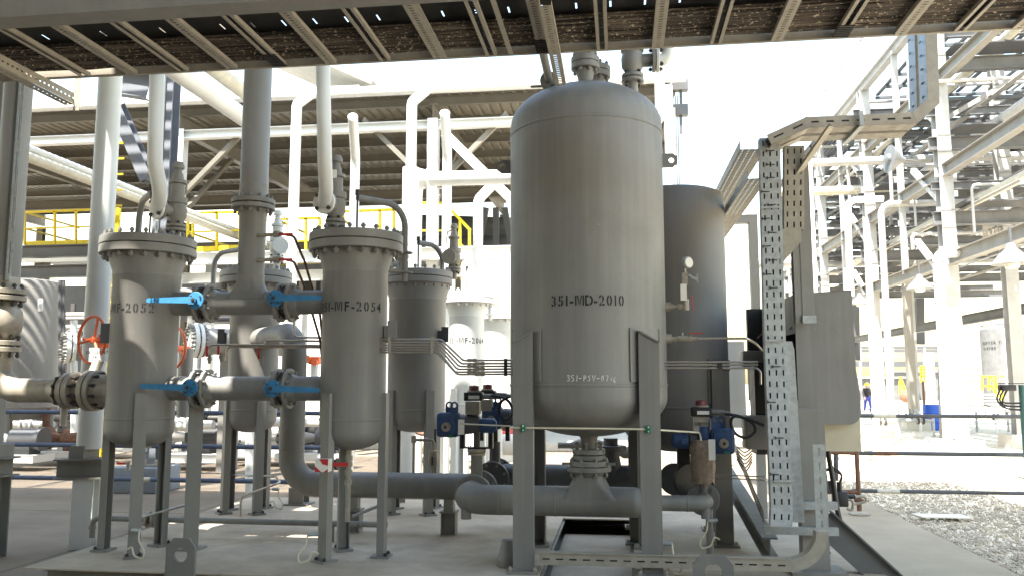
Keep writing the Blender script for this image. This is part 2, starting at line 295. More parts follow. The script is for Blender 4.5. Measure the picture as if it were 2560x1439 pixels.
# ================================================================ SETTING: ground, pad, gravel
def struct(name,mb,m): return mb.o(name,m,kind='structure',flat=True)
struct('ground',MB().quad((-400,-150,-.05),(400,-150,-.05),(400,700,-.05),(-400,700,-.05)),sand)
struct('concrete_pavement',MB().box((-45,-30,-.045),(3.39,60,0)),conc)
struct('gravel_bed',MB().quad((3.39,-30,-.02),(60,-30,-.02),(60,60,-.02),(3.39,60,-.02)),gravel)
struct('brightened_strip',MB().quad((1.95,-5,.003),(3.38,-5,.003),(3.38,14,.003),(1.95,14,.003)),concp)  # lighter sheet over the pavement where more sky light falls
gs=MB(); rg=random.Random(3)
ico=bmesh.new(); bmesh.ops.create_icosphere(ico,subdivisions=1,radius=1); ICV=[v.co.copy() for v in ico.verts]; ICF=[[v.index for v in f.verts] for f in ico.faces]; ico.free()
for k in range(15000):
    y=7.2+rg.random()**1.5*9; x=3.41+rg.random()**1.2*(1.2+(y-6.5)*.55); s=rg.uniform(.007,.018)+.012*(rg.random()**6)
    q=Matrix.Rotation(rg.random()*6,3,(rg.random(),rg.random(),rg.random()+.01)); sc3=(s*rg.uniform(.8,1.5),s*rg.uniform(.7,1.2),s*rg.uniform(.5,.9))
    gs.add([V((x,y,-.015+s*.2))+q@V((v.x*sc3[0]*rg.uniform(.8,1.15),v.y*sc3[1],v.z*sc3[2])) for v in ICV],ICF)
gs.o('loose_stones',gravd,kind='stuff',label='loose grey gravel stones beside the concrete edge',cat='gravel',flat=True)
for k in range(7): struct('pavement_joint',MB().box((-30,1.2+k*4.4,.0),(3.38,1.212+k*4.4,.0015)),stud)
for k in range(6): struct('pavement_joint',MB().box((-25+k*4.9,-5,.0),(-24.988+k*4.9,40,.0022)),stud)
# white board lying on the gravel
mb=MB(); c=G(2358,1296,0); mb.prism([(-.27,-.1),(.3,-.1),(.24,.1),(-.33,.1)],(c.x,c.y,.03),(1,0,0),(0,1,.05),.012); mb.o('discarded_board',tagm,label='flat white offcut board lying on the gravel',cat='board')
# low kerb in front of the shelter floor and the shelter floor itself
struct('shelter_floor',MB().box((-40,20.2,.002),(1.8,40,.16)),plinth)
# ================================================================ SKID
sk=T('equipment_skid','long grey steel skid base carrying the drums and filters','skid',(-1.3,6.02,0))
Zs=.22
d=MB(); x0,x1,ya,yb,yc=-4.62,1.95,6.03,6.26,10.05
for lo,hi in [((x0,ya),(-.62,yc)),((.1,ya),(x1,yc)),((-.62,8.9),(.1,yc))]: d.box((lo[0],lo[1],Zs-.012),(hi[0],hi[1],Zs))
d.o('deck_plate',skidm,sk,flat=True)
mb=MB(); 
for y in (6.16,9.9): mb.ch((x0+.12,y,.1),(x1-.05,y,.1),.19,.07,.01)
for x in (-4.48,-.66,.14,1.85): mb.ib((x,6.2,.1),(x,9.85,.1),.19,.12)
mb.o('skid_beam',grey2,sk)
MB().box((-.6,6.05,.05),(.08,8.9,.06)).o('drip_pan',skidm,sk,flat=True)
def lug(px,Y,hole=.05,wd=.21,ht=.36,label=None):
    x=P(px,1400,Y).x; poly=[(-wd/2,0),(wd/2,0),(wd/2,ht-.07),(wd/2-.055,ht),(-wd/2+.055,ht),(-wd/2,ht-.07)]
    l=MB(); l.hplate(poly,(0,ht-.12),hole,(x,Y,.1),(1,0,0),(0,0,1),-.025); l.o('lifting_lug',grey,sk,label=label)
lug(450,5.99,.055,.235,.38,'lifting lug below the left filter vessel'); lug(1783,6.0,.06,.275,.36,'lifting lug right of the big drum'); 
mb=MB(); p=P(1600,1225,9.7); mb.hplate([(-.16,0),(.16,0),(.16,.2),(.1,.3),(-.1,.3),(-.16,.2)],(0,.16),.06,(p.x,9.8,.22),(1,0,0),(0,0,1),-.02); mb.o('lifting_lug',cool,sk)
mb=MB(); p=P(975,1200,9.7); mb.hplate([(-.16,0),(.16,0),(.16,.2),(.1,.3),(-.1,.3),(-.16,.2)],(0,.16),.06,(p.x,9.8,.22),(1,0,0),(0,0,1),-.02); mb.o('lifting_lug',cool,sk)
# ================================================================ helpers for process parts
def upoly(h,w_,t): return [(-h/2,-w_),(-h/2,0),(h/2,0),(h/2,-w_),(h/2-t,-w_),(h/2-t,-t),(-h/2+t,-t),(-h/2+t,-w_)]
def leg(parent,x,y,out,z1,wd=.095,dp=.055,m=None,z0=.22,plate=.15,t=.008):
    out=V((*out,0)).normalized(); m=m or grey2
    l=MB(); l.sect(upoly(wd,dp,t),(x,y,z0+.018),(x,y,z1),out); lo=l.o('leg',m,parent)
    tg=V((-out.y,out.x,0)); b=MB(); c=V((x,y,z0))-out*dp*.5
    b.bar(c+V((0,0,.0)),c+V((0,0,.018)),plate,plate,out); bp=b.o('base_plate',grey2,lo)
    for sx in (-1,1): bolt(bp,c+tg*(sx*plate*.33)+out*(plate*.3)+V((0,0,.022)),(0,0,1),.03,.015,stud)
    return lo
def davit(parent,post,ctr,zlo,za,r=.029,m=None,dz=.0):
    m=m or grey2; px_,py_=post; a=MB(); e=V((ctr[0],ctr[1],za+dz)); 
    a.tube(rnd([(px_,py_,zlo),(px_,py_,za),e],.2,10),r,14); arm=a.o('davit_arm',m,parent)
    s=MB(); s.cyl(e+V((0,0,.06)),e+V((0,0,-(za-2.9))),.009,8); s.cyl(e+V((0,0,.02)),e+V((0,0,.07)),.022,6); s.o('lifting_screw',stud,arm)
    for z in (2.68,2.86):
      b=MB(); b.disc((px_,py_,z-.05),(0,0,1),.075,.014,24); b.bar((px_,py_,z-.05),(post[0]*.6+ctr[0]*.4,post[1]*.6+ctr[1]*.4,z-.05),.1,.013); b.o('davit_bracket',m,parent)
def filter_vessel(x,y,label,txt=None,tz=2.27,tth=0,legs=(-119,1,121),R=.274,dz=0,post=None,m=grey,za=3.24,legm=None,lettern=None,s=1.0):
    t=T('filter_vessel',label,'filter vessel',(x,y,.22)); Z=lambda z:z+dz
    pr=[(R*math.sin(k*pi/16),Z(1.09)+.15*(1-math.cos(k*pi/16))) for k in range(9)]
    pr+=[(R,Z(1.33)),(R+.004,Z(1.335)),(R+.004,Z(1.35)),(R,Z(1.355)),(R,Z(2.56)),(R+.003,Z(2.565)),(R+.004,Z(2.58)),(R+.002,Z(2.6)),(R+.035,Z(2.70)),(R+.04,Z(2.757))]
    MB().lathe((x,y,0),(0,0,1),pr,56).o('shell',m,t)
    fl=MB().lathe((x,y,0),(0,0,1),[(R,Z(2.755)),(.396,Z(2.755)),(.4,Z(2.76)),(.4,Z(2.822)),(.396,Z(2.826)),(R,Z(2.826))],64).o('body_flange',m,t)
    MB().lathe((x,y,0),(0,0,1),[(.385,Z(2.826)),(.385,Z(2.834))],64).o('gasket',black,fl)
    lid=MB().lathe((x,y,0),(0,0,1),[(.396,Z(2.834)),(.4,Z(2.838)),(.4,Z(2.9)),(.394,Z(2.906))],64).o('lid',m,t)
    bolts(lid,(x,y,Z(2.83)),(0,0,1),.355,20,.225,.021,m)
    for a in legs: a=rad(a); leg(t,x+(R+.026)*math.cos(a),y+(R+.026)*math.sin(a),(math.cos(a),math.sin(a)),Z(1.56),.098,.062,legm or grey2,plate=.15)
    if post: davit(t,post,(x,y),2.55,za,m=legm or grey2)
    if txt: lettering(t,txt,wrap(x,y,R+.0016,tth,tz),.076,ink,adv=.70,wx=.81)
    return t
def psv(base,out,label,s=1.,m=grey2,of=white,riser=None,rr=.058,pm=white,cap=True,riser_label=None,ocm=.2):
    b=V(base); o=V((*out,0)).normalized(); t=T('safety_valve',label,'safety valve',b); up=V((0,0,1)); q=lambda h:b+up*(h*s)
    MB().lathe(b,(0,0,1),[(.042*s,-.02*s),(.038*s,.06*s),(.055*s,.09*s)],20).o('inlet_nozzle',m,t)
    f=MB().disc(q(.088),up,.088*s,.026*s).disc(q(.124),up,.086*s,.028*s).o('inlet_flange',m,t); bolts(f,q(.106),up,.07*s,4,.1*s,.014*s,stud)
    MB().lathe(b,(0,0,1),[(.05*s,.13*s),(.06*s,.16*s),(.084*s,.2*s),(.088*s,.27*s),(.075*s,.315*s),(.09*s,.325*s),(.09*s,.375*s),(.06*s,.38*s)],24).cyl(q(.25),q(.25)+o*.15*s,.052*s).o('valve_body',m,t)
    oc=q(.25)+o*(.165*s); f=MB().disc(oc,o,.098*s,.024*s).o('outlet_flange',m,t)
    MB().lathe(b,(0,0,1),[(.06*s,.375*s),(.058*s,.5*s),(.05*s,.505*s),(.078*s,.508*s),(.078*s,.535*s),(.05*s,.545*s),(.04*s,.6*s)],24).o('bonnet',m,t)
    if cap:
        MB().lathe(b,(0,0,1),[(.034*s,.58*s),(.03*s,.64*s),(.05*s,.645*s),(.052*s,.67*s),(.036*s,.705*s),(.0,.712*s)],20).o('cap',m,t)
        d,a,c=frame(o); MB().bar(q(.63)+a*.02*s,q(.6)+a*.1*s,.018*s,.012*s).tube(rnd([q(.61)+a*.09*s,q(.53)+a*.105*s,q(.4)+a*.1*s],.03*s,4),.008*s,8).o('test_lever',m,t)
    if riser:
        r=T('relief_pipe',riser_label or 'white relief discharge pipe','pipe',oc+o*.03)
        f=MB().disc(oc+o*.03*s,o,.1*s,.026*s).o('flange',of,r); bolts(f,oc+o*.015*s,o,.078*s,4,.095*s,.017*s,stud,ph=.5)
        MB().tube(rnd([oc+o*.03*s]+[V(p) for p in riser],ocm*s*.9,9),rr,20).o('pipe_run',pm,r)
    return t
def pipe(name,label,pts,r,m,bend=.15,cat='pipe',seg=18,group=None,welds=()):
    mb=MB(); mb.tube(rnd(pts,bend),r,seg)
    for c,ax in welds: mb.lathe(V(c)-V(ax)*.006,ax,[(r,0),(r+.003,.004),(r+.003,.008),(r,.012)],seg)
    return mb.o(name,m,label=label,cat=cat,group=group)
# ================================================================ FILTERS
FA=(-2.24,6.76); FB=(-4.135,6.72)
pa=P(1012,600,7.15); pb=P(347,560,7.1)
filter_vessel(*FA,'grey filter vessel stencilled 351-MF-2054 in front row','351-MF-2054',P(878,765,6.5).z,.08,post=(pa.x,pa.y))
filter_vessel(*FB,'grey filter vessel stencilled 351-MF-2052 with sunlit streaks','351-MF-2052',P(340,770,6.5).z,-.31,legs=(181,-58,70),R=.278,post=(pb.x,pb.y),za=3.33)
filter_vessel(-4.13,8.9,'blue-grey filter vessel hidden behind the upper pipe tee',legs=(-137,-45,75,165),m=cool,legm=cool,post=(P(533,700,9.3).x,9.3),za=3.2)
filter_vessel(-2.29,9.15,'shaded filter vessel standing just right of 351-MF-2054',legs=(-130,-50,60,150),R=.325,m=cool,legm=grey2,post=(P(1105,720,9.45).x,9.45),za=3.25)
filter_vessel(-2.16,11.5,'sunlit filter vessel stencilled 351-MF-2064','351-MF-2064',P(1168,850,11.25).z,.19,R=.25,m=white,legm=white,post=(P(1225,700,11.9).x,11.9))  # grey vessel and legs coloured white, full sun put into the colour
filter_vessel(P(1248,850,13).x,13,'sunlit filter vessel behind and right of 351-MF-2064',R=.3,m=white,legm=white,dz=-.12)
# safety valves on the filters and their white relief pipes
zl=2.906
o=P(829,480,6.48); psv((P(838,560,6.72).x,6.72,zl),(-.16,-1),'grey safety valve on top of vessel 351-MF-2054',riser=[(o.x-.01,6.38,o.z+.0),P(812,410,6.25),(P(803,300,6.24).x,6.24,4.3)],riser_label='white relief pipe rising from the valve on 351-MF-2054')
mb=MB(); c=P(833,435,6.5); mb.cbox(c,(.06,.006,.07)); mb.o('paper_tag',tagm,label='blank white tag hanging on the 351-MF-2054 safety valve',cat='tag')
psv((P(440,565,6.75).x,6.75,zl),(-.45,-1),'grey safety valve on top of vessel 351-MF-2052',riser=[P(402,485,6.42),P(387,405,6.33),(P(387,300,6.32).x,6.32,4.3)],riser_label='white relief pipe rising from the valve on 351-MF-2052',rr=.062)
psv((P(1128,690,9.15).x,9.3,zl-.05),(-.2,-1),'small safety valve on the shaded filter behind 351-MF-2054',s=.9,m=galvd)
psv((P(1003,640,9.2).x,9.25,zl-.1),(-.8,-.6),'small safety valve half hidden by the davit of 351-MF-2054',s=.85,m=galvd)
psv((P(690,690,8.9).x,8.9,2.95),(.6,-.8),'bright safety valve behind the riser with red handled cocks',s=.95,m=white)
# nameplate brackets
for px,py,Y,m_,lb in [(268,838,6.62,dkgrey,'dark plate bracket on the left side of 351-MF-2052'),(973,833,6.72,grey2,'grey nameplate bracket on the right side of 351-MF-2054'),(556,845,8.7,dkgrey,'dark plate bracket on the blue-grey filter behind the tee'),(1106,840,9.0,dkgrey,'dark nameplate bracket on the shaded filter beside the tubing')]:
    c=P(px,py,Y); mb=MB(); mb.cbox(c,(.07,.06,.13)); mb.cbox(c+V((.035 if px>600 else -.0,-.035,.02)),(.08,.004,.17)); mb.o('nameplate_bracket',m_,label=lb,cat='nameplate')
# ================================================================ HEADERS between the two front filters
def header(z,label,tee):
    Y=6.75; r=.104; t=T('filter_header',label,'pipe header',(-3.2,Y,z)); A=(1,0,0)
    X=[-3.635,-3.535,-2.90,-2.80]
    mb=MB(); mb.tube([(FB[0]+.2,Y-.02,z),(X[0]-.03,Y,z)],r,28); mb.lathe((X[0]-.07,Y,z),A,[(r,0),(r+.022,.045),(r+.022,.07)],28); mb.lathe((FB[0]+.262,Y,z),A,[(r+.03,-.03),(r+.012,.0),(r,.014)],28); mb.o('left_nozzle',grey,t)
    mb=MB(); mb.tube([(X[1],Y,z),(X[2],Y,z)],r,28); mb.lathe((X[1],Y,z),A,[(r+.024,0),(r+.02,.03),(r,.075)],28); mb.lathe((X[2],Y,z),A,[(r+.024,0),(r+.02,-.03),(r,-.075)],28); mb.o('spool',grey,t)
    mb=MB(); mb.tube([(X[3],Y,z),(FA[0]-.2,Y,z)],r,28); mb.lathe((X[3],Y,z),A,[(r+.024,0),(r+.02,.03),(r,.075)],28); mb.o('right_nozzle',grey,t)
    for i,x in enumerate(X):
        f=MB().disc((x,Y,z),A,.17,.026,40).o('flange',grey,t)
        bolts(f,(x,Y,z),A,.14,8,.075,.0155,grey2)
    for c in ((X[0]+X[1])/2,(X[2]+X[3])/2):
        w_=MB().disc((c,Y,z),A,.125,.052,28); w_.bar((c,Y-.1,z),(c,Y-.26,z),.04)
        for k in range(8):
            th=2*pi*(k+.5)/8; w_.cyl((c-.06,Y+.14*math.cos(th),z+.14*math.sin(th)),(c+.06,Y+.14*math.cos(th),z+.14*math.sin(th)),.011,8)
        w_.o('wafer_valve_body',stud,t)
    return t,X
def lever(z,x,dirn,label,droop=0.):
    Y=6.44; t=T('valve_lever',label,'lever',(x,Y,z)); mb=MB()
    mb.disc((x,Y+.02,z),(0,1,0),.072,.012,28); mb.o('notch_plate',blue,t)
    mb=MB(); mb.cyl((x,Y+.2,z),(x,Y-.03,z),.018,12); mb.cyl((x,Y-.045,z),(x,Y-.02,z),.011,6); mb.o('stem',stud,t)
    L=.40; mb=MB(); n=10; poly=[(0,-.026),(.05*dirn,-.028),(L*dirn,-.019)]+[(L*dirn+dirn*.018*math.sin(k*pi/6),-.019*math.cos(k*pi/6)) for k in range(1,6)]+[(L*dirn,.019),(.05*dirn,.028),(0,.026)]+[(-dirn*.026*math.sin(k*pi/5),.026*math.cos(k*pi/5)) for k in range(1,5)]
    mb.prism(poly,(x,Y-.015,z),(1,0,droop),(0,0,1),.012); mb.o('handle',blue,t)
    for a in (.6,2.4,4.0,5.4): MB().cyl((x+.052*math.cos(a),Y+.03,z+.052*math.sin(a)),(x+.052*math.cos(a),Y,z+.052*math.sin(a)),.007,6).o('lock_bolt',stud,t)
zu=P(620,757,6.75).z; zb=P(610,970,6.75).z
hu,HX=header(zu,'upper grey pipe header with tee linking the two front filters',True)
header(zb,'lower grey pipe header linking the two front filters',False)
zlev=lambda py:P(600,py,6.44).z
lever(zlev(748),P(486,748,6.44).x,-1,'blue lever on the upper header beside 351-MF-2052',.0)
lever(zlev(746),P(686,746,6.44).x,1,'blue lever on the upper header beside 351-MF-2054',-.01)
lever(zlev(968),P(471,968,6.44).x,-1,'blue lever on the lower header beside 351-MF-2052',-.03)
lever(zlev(970),P(678,970,6.44).x,1,'blue lever on the lower header beside 351-MF-2054',-.03)
# tee riser
RX=-3.185; Yh=6.75
r=T('vertical_riser','thick grey vertical riser between the two front filters','pipe',(RX,Yh,zu))
mb=MB(); mb.lathe((RX,Yh,0),(0,0,1),[(.2,zu+.03),(.165,zu+.085),(.135,zu+.13),(.118,zu+.18),(.113,zu+.23)],36).clampy(0,Yh,.1035); mb.lathe((RX,Yh,0),(0,0,1),[(.112,zu+.1),(.113,zu+.22),(.114,zu+.23),(.116,zu+.235),(.116,zu+.245),(.113,zu+.25),(.113,3.1),(.14,3.16)],36); mb.o('lower_pipe',grey,r)
mb=MB(); mb.lathe((RX,Yh,0),(0,0,1),[(.15,3.235),(.126,3.29),(.121,3.36),(.124,3.37),(.124,3.385),(.121,3.39),(.121,6.2)],36); mb.o('upper_pipe',cool,r)
for z in (3.175,3.225):
    f=MB().disc((RX,Yh,z),(0,0,1),.186,.04,40).o('flange',grey,r)
bolts(f,(RX,Yh,3.2),(0,0,1),.155,12,.15,.016,grey2)
for pz,pw in ((585,735),(648,733)):
    c=P(690,pz,6.62); t=T('ball_valve','%s red handled cock on the right side of the riser'%('upper' if pz<600 else 'lower'),'small valve',c); MB().cyl((RX+.08,6.68,c.z),(c.x+.06,6.62,c.z),.016,10).cyl((c.x-.02,6.63,c.z),(c.x+.03,6.62,c.z),.028,8).o('valve_body',raw,t); MB().bbox(P((697+pw)/2,pz+1,6.6),(.115,.014,.022),.004).o('handle',red,t)
    MB().tube(rnd([(c.x+.05,6.62,c.z),P(735,pz+6,6.75),P(762,pz+70,6.9),P(800,pz+200,7.1),P(806,pz+260,7.1)],.06,6),.011,8).o('tube',rust,t)
# post under the lower header (the wide one left of centre)
mb=MB(); x=P(482,1200,6.85).x; mb.ib((x,6.86,.22),(x,6.86,zb-.14),.14,.12,.012,.01,up=(.5,-1,0)); mb.cbox((x,6.86,.229),(.2,.2,.016)); mb.o('pipe_support',grey2,label='wide steel post under the lower header by the left lug',cat='pipe support')
# red-white tape on 54's leg
mb=MB(); c=P(809,1161,6.41)
for k in range(5): mb.cbox(c+V((.004,0,.035-.0*k)),(.1,.075,.095))
tp=T('warning_tape','red and white barrier tape tied round a filter leg','tape',c)
MB().cbox(c+V((0,-.002,.0)),(.108,.09,.1)).o('tape_band',tagm,tp)
for pl in ([(-.054,-.05),(.0,-.05),(-.054,-.005)],[(-.02,.05),(.054,.05),(.054,.0),(.01,.01)],[(.02,-.05),(.054,-.05),(.054,-.025)]): MB().prism(pl,c+V((0,-.0475,0)),(1,0,0),(0,0,1),.002).o('red_stripe',red,tp)
MB().cbox(c+V((.12,.06,0)),(.13,.006,.03)).o('tape_tail',red,tp)
# drain stubs and earthing wires at the leg feet
def earth(px,py,Y,label,fl=1):
    c=P(px,py,Y); t=T('earthing_lug',label,'earth wire',c); MB().cyl(c,c+V((.08*fl,.02,0)),.017,10).o('stud',galv,t)
    pts=[c+V((0,-.01,0)),c+V((-.01*fl,-.02,-.08)),c+V((-.06*fl,-.03,-.15)),c+V((-.05*fl,-.03,-.21)),c+V((.02*fl,-.03,-.19)),c+V((.05*fl,-.02,-.13)),c+V((.1*fl,0,-.15))]
    sm=[]
    for i in range(len(pts)-1):
        p0,p1,p2,p3=pts[max(i-1,0)],pts[i],pts[i+1],pts[min(i+2,len(pts)-1)]
        for k in range(6): u=k/6; sm.append(.5*((2*p1)+(p2-p0)*u+(2*p0-5*p1+4*p2-p3)*u*u+(3*p1-p0-3*p2+p3)*u**3))
    MB().tube(sm,.007,8).o('wire',beige,t)
earth(770,1335,6.45,'looped earth wire at the front foot of 351-MF-2054'); earth(350,1325,6.38,'looped earth wire at the front foot of 351-MF-2052',-1)
earth(1680,1358,6.42,'looped earth wire at the front right foot of the big drum',-1); earth(697,1222,9.1,'looped earth wire behind the lower header',-1)
earth(1768,1300,6.95,'earth wire hanging below the right drain flange',1)
# central drain post below 54: stub with fittings
mb=MB(); c=P(872,1150,6.76); mb.tube([(c.x,6.76,1.1),(c.x,6.76,.5)],.022,12)
for z in (1.02,.97,.9,.82): mb.cyl((c.x,6.76,z-.02),(c.x,6.76,z+.02),.033,8)
mb.o('drain_stub',galvd,label='drain stub with unions under vessel 351-MF-2054',cat='drain pipe')
mb=MB(); 
for k in range(4): mb.disc((c.x-.16+k*.02,6.75,.97+.0*k),(1,0,0),.05 if k%2 else .035,.014,16)
mb.o('rubber_bellows',black,label='black ribbed cap beside the taped leg',cat='cap')
# low drain line running along the deck
yl=7.35; z=P(600,1302,yl).z
xl=P(232,1302,yl).x; xr=P(968,1302,yl).x
mb=MB(); mb.tube(rnd([(xl,yl,.2),(xl,yl,z),(xr,yl,z)],.06),.026,14); mb.tube([(xl,yl,z-.1),(xl,yl,z-.07)],.033,14); mb.tube([(P(900,1300,yl).x,yl,z),(P(900,1300,yl).x+.02,yl,z)],.04,10); mb.o('drain_line',grey2,label='low cream drain pipe running along the skid deck',cat='pipe')
x=P(372,1300,7.3).x; mb=MB(); 
for k in (-1,1): mb.disc((x+k*.03,yl,z),(1,0,0),.075,.026,20)
for k in range(4): mb.cyl((x-.08,yl+.055*math.cos(k*1.57+.8),z+.055*math.sin(k*1.57+.8)),(x+.08,yl+.055*math.cos(k*1.57+.8),z+.055*math.sin(k*1.57+.8)),.012,6)
mb.o('drain_flange',raw,label='rusty flange pair in the low drain pipe',cat='flange')
for px,Y in ((822,7.3),):
    x=P(px,1300,Y).x; MB().cbox((x,Y+.05,.3),(.055,.055,.17)).o('drain_support',dkgrey,label='short post under the %s end of the low drain pipe'%('middle' if px<900 else 'right'),cat='pipe support')
mb=MB(); a=P(330,1298,6.6); b=P(462,1262,7.0); mb.tube([a,b],.011,8); mb.o('sloping_tube',ss,label='thin sloping tube between the legs of 351-MF-2052',cat='tube')
mb=MB(); mb.tube(rnd([P(600,1290,8.2),P(603,1240,8.2),P(700,1205,8.4),P(690,1190,8.8),P(560,1185,9)],.06),.012,8); mb.o('bent_tube',ss,label='thin bent tube rising from the low drain pipe',cat='tube')
mb=MB(); mb.tube([P(880,1290,7.4),P(950,1262,7.7)],.016,8); mb.o('sloping_tube',grey2,label='thin sloping tube right of the 351-MF-2054 rear leg',cat='tube')
x=P(748,1225,9.5).x; MB().ib((x,9.5,.22),(x,9.5,.42),.2,.18).cbox((x,9.5,.23),(.3,.26,.016)).o('short_stanchion',grey2,label='short steel stanchion on the deck behind the suction bend',cat='pipe support')
# ================================================================ LARGE LOWER PIPE
q=[( -4.13,8.9,2.13),(-3.215,7.85,2.13),(-3.215,7.85,.665),(-1.38,7.85,.665)]
lp=T('suction_pipe','large grey pipe bending from vertical to horizontal behind 351-MF-2054','pipe',(-3.2,7.85,.3))
mb=MB(); mb.tube(rnd(q,.26,12),.122,30); mb.lathe((-3.215,7.85,.98),(0,0,1),[(.122,0),(.126,.004),(.126,.01),(.122,.014)],30); mb.o('pipe_run',grey,lp)
for px in (885,1123):
    x=P(px,1300,7.85).x; mb=MB(); mb.ib((x,7.85,.22),(x,7.85,.42),.14,.12,.01,.008,up=(1,0,0)); mb.cbox((x,7.85,.43),(.16,.16,.014)); mb.cbox((x,7.85,.49),(.09,.1,.12)); mb.o('support',grey2,lp)

# ================================================================ DRUMS
DX,DY,DR=-.264,6.93,.65
def drum_leg(t,x,y,inner,zt,m,face):   # face: +1 front leg (faces the camera), -1 rear leg; inner: +1/-1 side towards the drum axis
    wd=.155; mb=MB(); yf=y-.05*face; o=(x-wd/2,yf,.22); 
    zo,zi=(zt-.09,zt) 
    pl=[(0,.018),(wd,.018),(wd,(zi if inner>0 else zo)-.22),(0,(zo if inner>0 else zi)-.22)]
    mb.prism(pl,o,(1,0,0),(0,0,1),-.012*face)
    for sx in (0,1):
        xx=x-wd/2+sx*(wd-.01); top=zi if (sx==1)==(inner>0) else zo
        mb.box((xx,min(yf+.013*face,yf+.11*face),.238),(xx+.01,max(yf+.013*face,yf+.11*face),top))
    e0=V((x-wd/2*inner,yf-.008*face,zo)); e1=V((x+wd/2*inner,yf-.008*face,zi))
    mb.bar(e0,e1,.02,.012); mb.bar(e0,e0+V((0,0,.1)),.012,.02)
    l=mb.o('leg',m,t); b=MB(); b.box((x-.12,y-.12,.22),(x+.12,y+.1,.24)); bp=b.o('base_plate',m,l)
    for sx in (-.095,.095): bolt(bp,(x+sx,y-.08,.245),(0,0,1),.03,.017,galvd)
def drum(cx,cy,zbot,ztop,label,m,flat=False,R=DR):
    t=T('pressure_drum',label,'drum',(cx,cy,.22)); k=12; q_=R/DR
    pr=[(R*math.sin(i*pi/2/k),zbot+.325*q_*(1-math.cos(i*pi/2/k))) for i in range(k+1)]
    zs=zbot+.42; pr+=[(R,zs-.012),(R+.005,zs-.006),(R+.005,zs+.008),(R,zs+.014)]
    MB().lathe((cx,cy,0),(0,0,1),pr,96).o('bottom_head',m,t)
    if flat: pt=[(R,zs+.014),(R,ztop-.06),(R-.015,ztop-.02),(R-.06,ztop),(0,ztop+.02)]; MB().lathe((cx,cy,0),(0,0,1),pt,96).o('shell',m,t)
    else:
        zt=ztop-.36; pt=[(R,zs+.014),(R,zt-.1)]; MB().lathe((cx,cy,0),(0,0,1),pt,96).o('shell',m,t)
        pt=[(R,zt-.1),(R+.006,zt-.094),(R+.006,zt-.08),(R,zt-.074)]+[(R*math.cos(i*pi/2/k),zt+.36*math.sin(i*pi/2/k)) for i in range(k+1)]
        MB().lathe((cx,cy,0),(0,0,1),pt,96).o('top_head',m,t)
    for ix,iy in ((-1,-1),(1,-1),(-1,1),(1,1)): drum_leg(t,cx+ix*.485*q_,cy+iy*.515*q_,-ix,zbot+.84,m,-iy)
    # pads wrapped on the shell behind the legs
    for a in (-.74,.74):
        mb=MB(); n=8; vs=[]; fs=[]
        for rr in (R+.001,R+.013):
            for j in range(n+1):
                th=a-.19*(1 if a<0 else 1)+ .38*j/n
                for z in (zbot+.45,zbot+.86): vs.append((cx+rr*math.sin(th),cy-rr*math.cos(th),z))
        N=2*(n+1)
        for j in range(n): fs+=[(N+2*j,N+2*j+2,N+2*j+3,N+2*j+1),(2*j,2*j+2,N+2*j+2,N+2*j),(2*j+1,2*j+3,N+2*j+3,N+2*j+1)]
        fs+=[(0,1,N+1,N),(2*n,2*n+1,N+2*n+1,N+2*n)]; mb.add(vs,fs).o('wear_pad',m,t)
    return t
d1=drum(DX,DY,1.205,4.187,'tall grey pressure drum stencilled 351-MD-2010',grey)
lettering(d1,'351-MD-2010',wrap(DX,DY,DR+.002,.038,P(1467,750,6.28).z),.078,ink,adv=.66,wx=.80)
D2=(.52,8.02); d2=drum(*D2,1.0,3.47,'shorter flat topped drum standing behind the big drum',vgrey2,flat=True,R=.5)
# handwritten valve number on the big drum
ST={'3':[(0,.9),(.45,1),(.5,.75),(.2,.55),(.55,.4),(.4,.05),(0,.1)],'5':[(.55,1),(.1,.95),(.05,.6),(.45,.55),(.5,.15),(.05,0)],'1':[(.3,1),(.2,0)],'-':[(0,.45),(.5,.5)],'P':[(.1,0),(.15,1),(.5,.9),(.45,.55),(.12,.5)],'S':[(.5,.95),(.1,.8),(.4,.45),(.3,.05),(0,.1)],'V':[(0,1),(.25,0),(.6,1)],'0':[(.3,.95),(.03,.6),(.15,.05),(.42,.3),(.45,.75),(.3,.95)],'7':[(0,.9),(.5,.95),(.2,0)],"'":[(.25,.6),(.2,.1)],'6':[(.4,.95),(.05,.4),(.2,.0),(.45,.15),(.35,.4),(.1,.3)]}
mb=MB(); u=-.19; mp=wrap(DX,DY,DR+.0012,.08,P(1480,952,6.28).z)
for ch_ in '351-PSV-0716':
    st=ST["'" if ch_=='1' and u>.1 else ch_]; dz=-.012 if u>.15 else 0
    mb.tube([mp(u+x*.038,y*.046+dz) for x,y in st],.0026,5); u+=.034 if ch_!='1' else .024
mb.o('handwriting',chalk,d1)
# lifting trunnion lugs on the shell sides
for s_ in (-1,1):
    zz=P(1257,417,6.93).z if s_<0 else P(1682,402,6.93).z; mb=MB(); x=DX+s_*DR
    mb.hplate([(0,-.06),(.085,-.06),(.125,-.03),(.125,.03),(.085,.06),(0,.06)],(.075,0),.024,(x,DY,zz),(s_,0,0),(0,0,1),.022); mb.o('lifting_lug',grey2,d1)
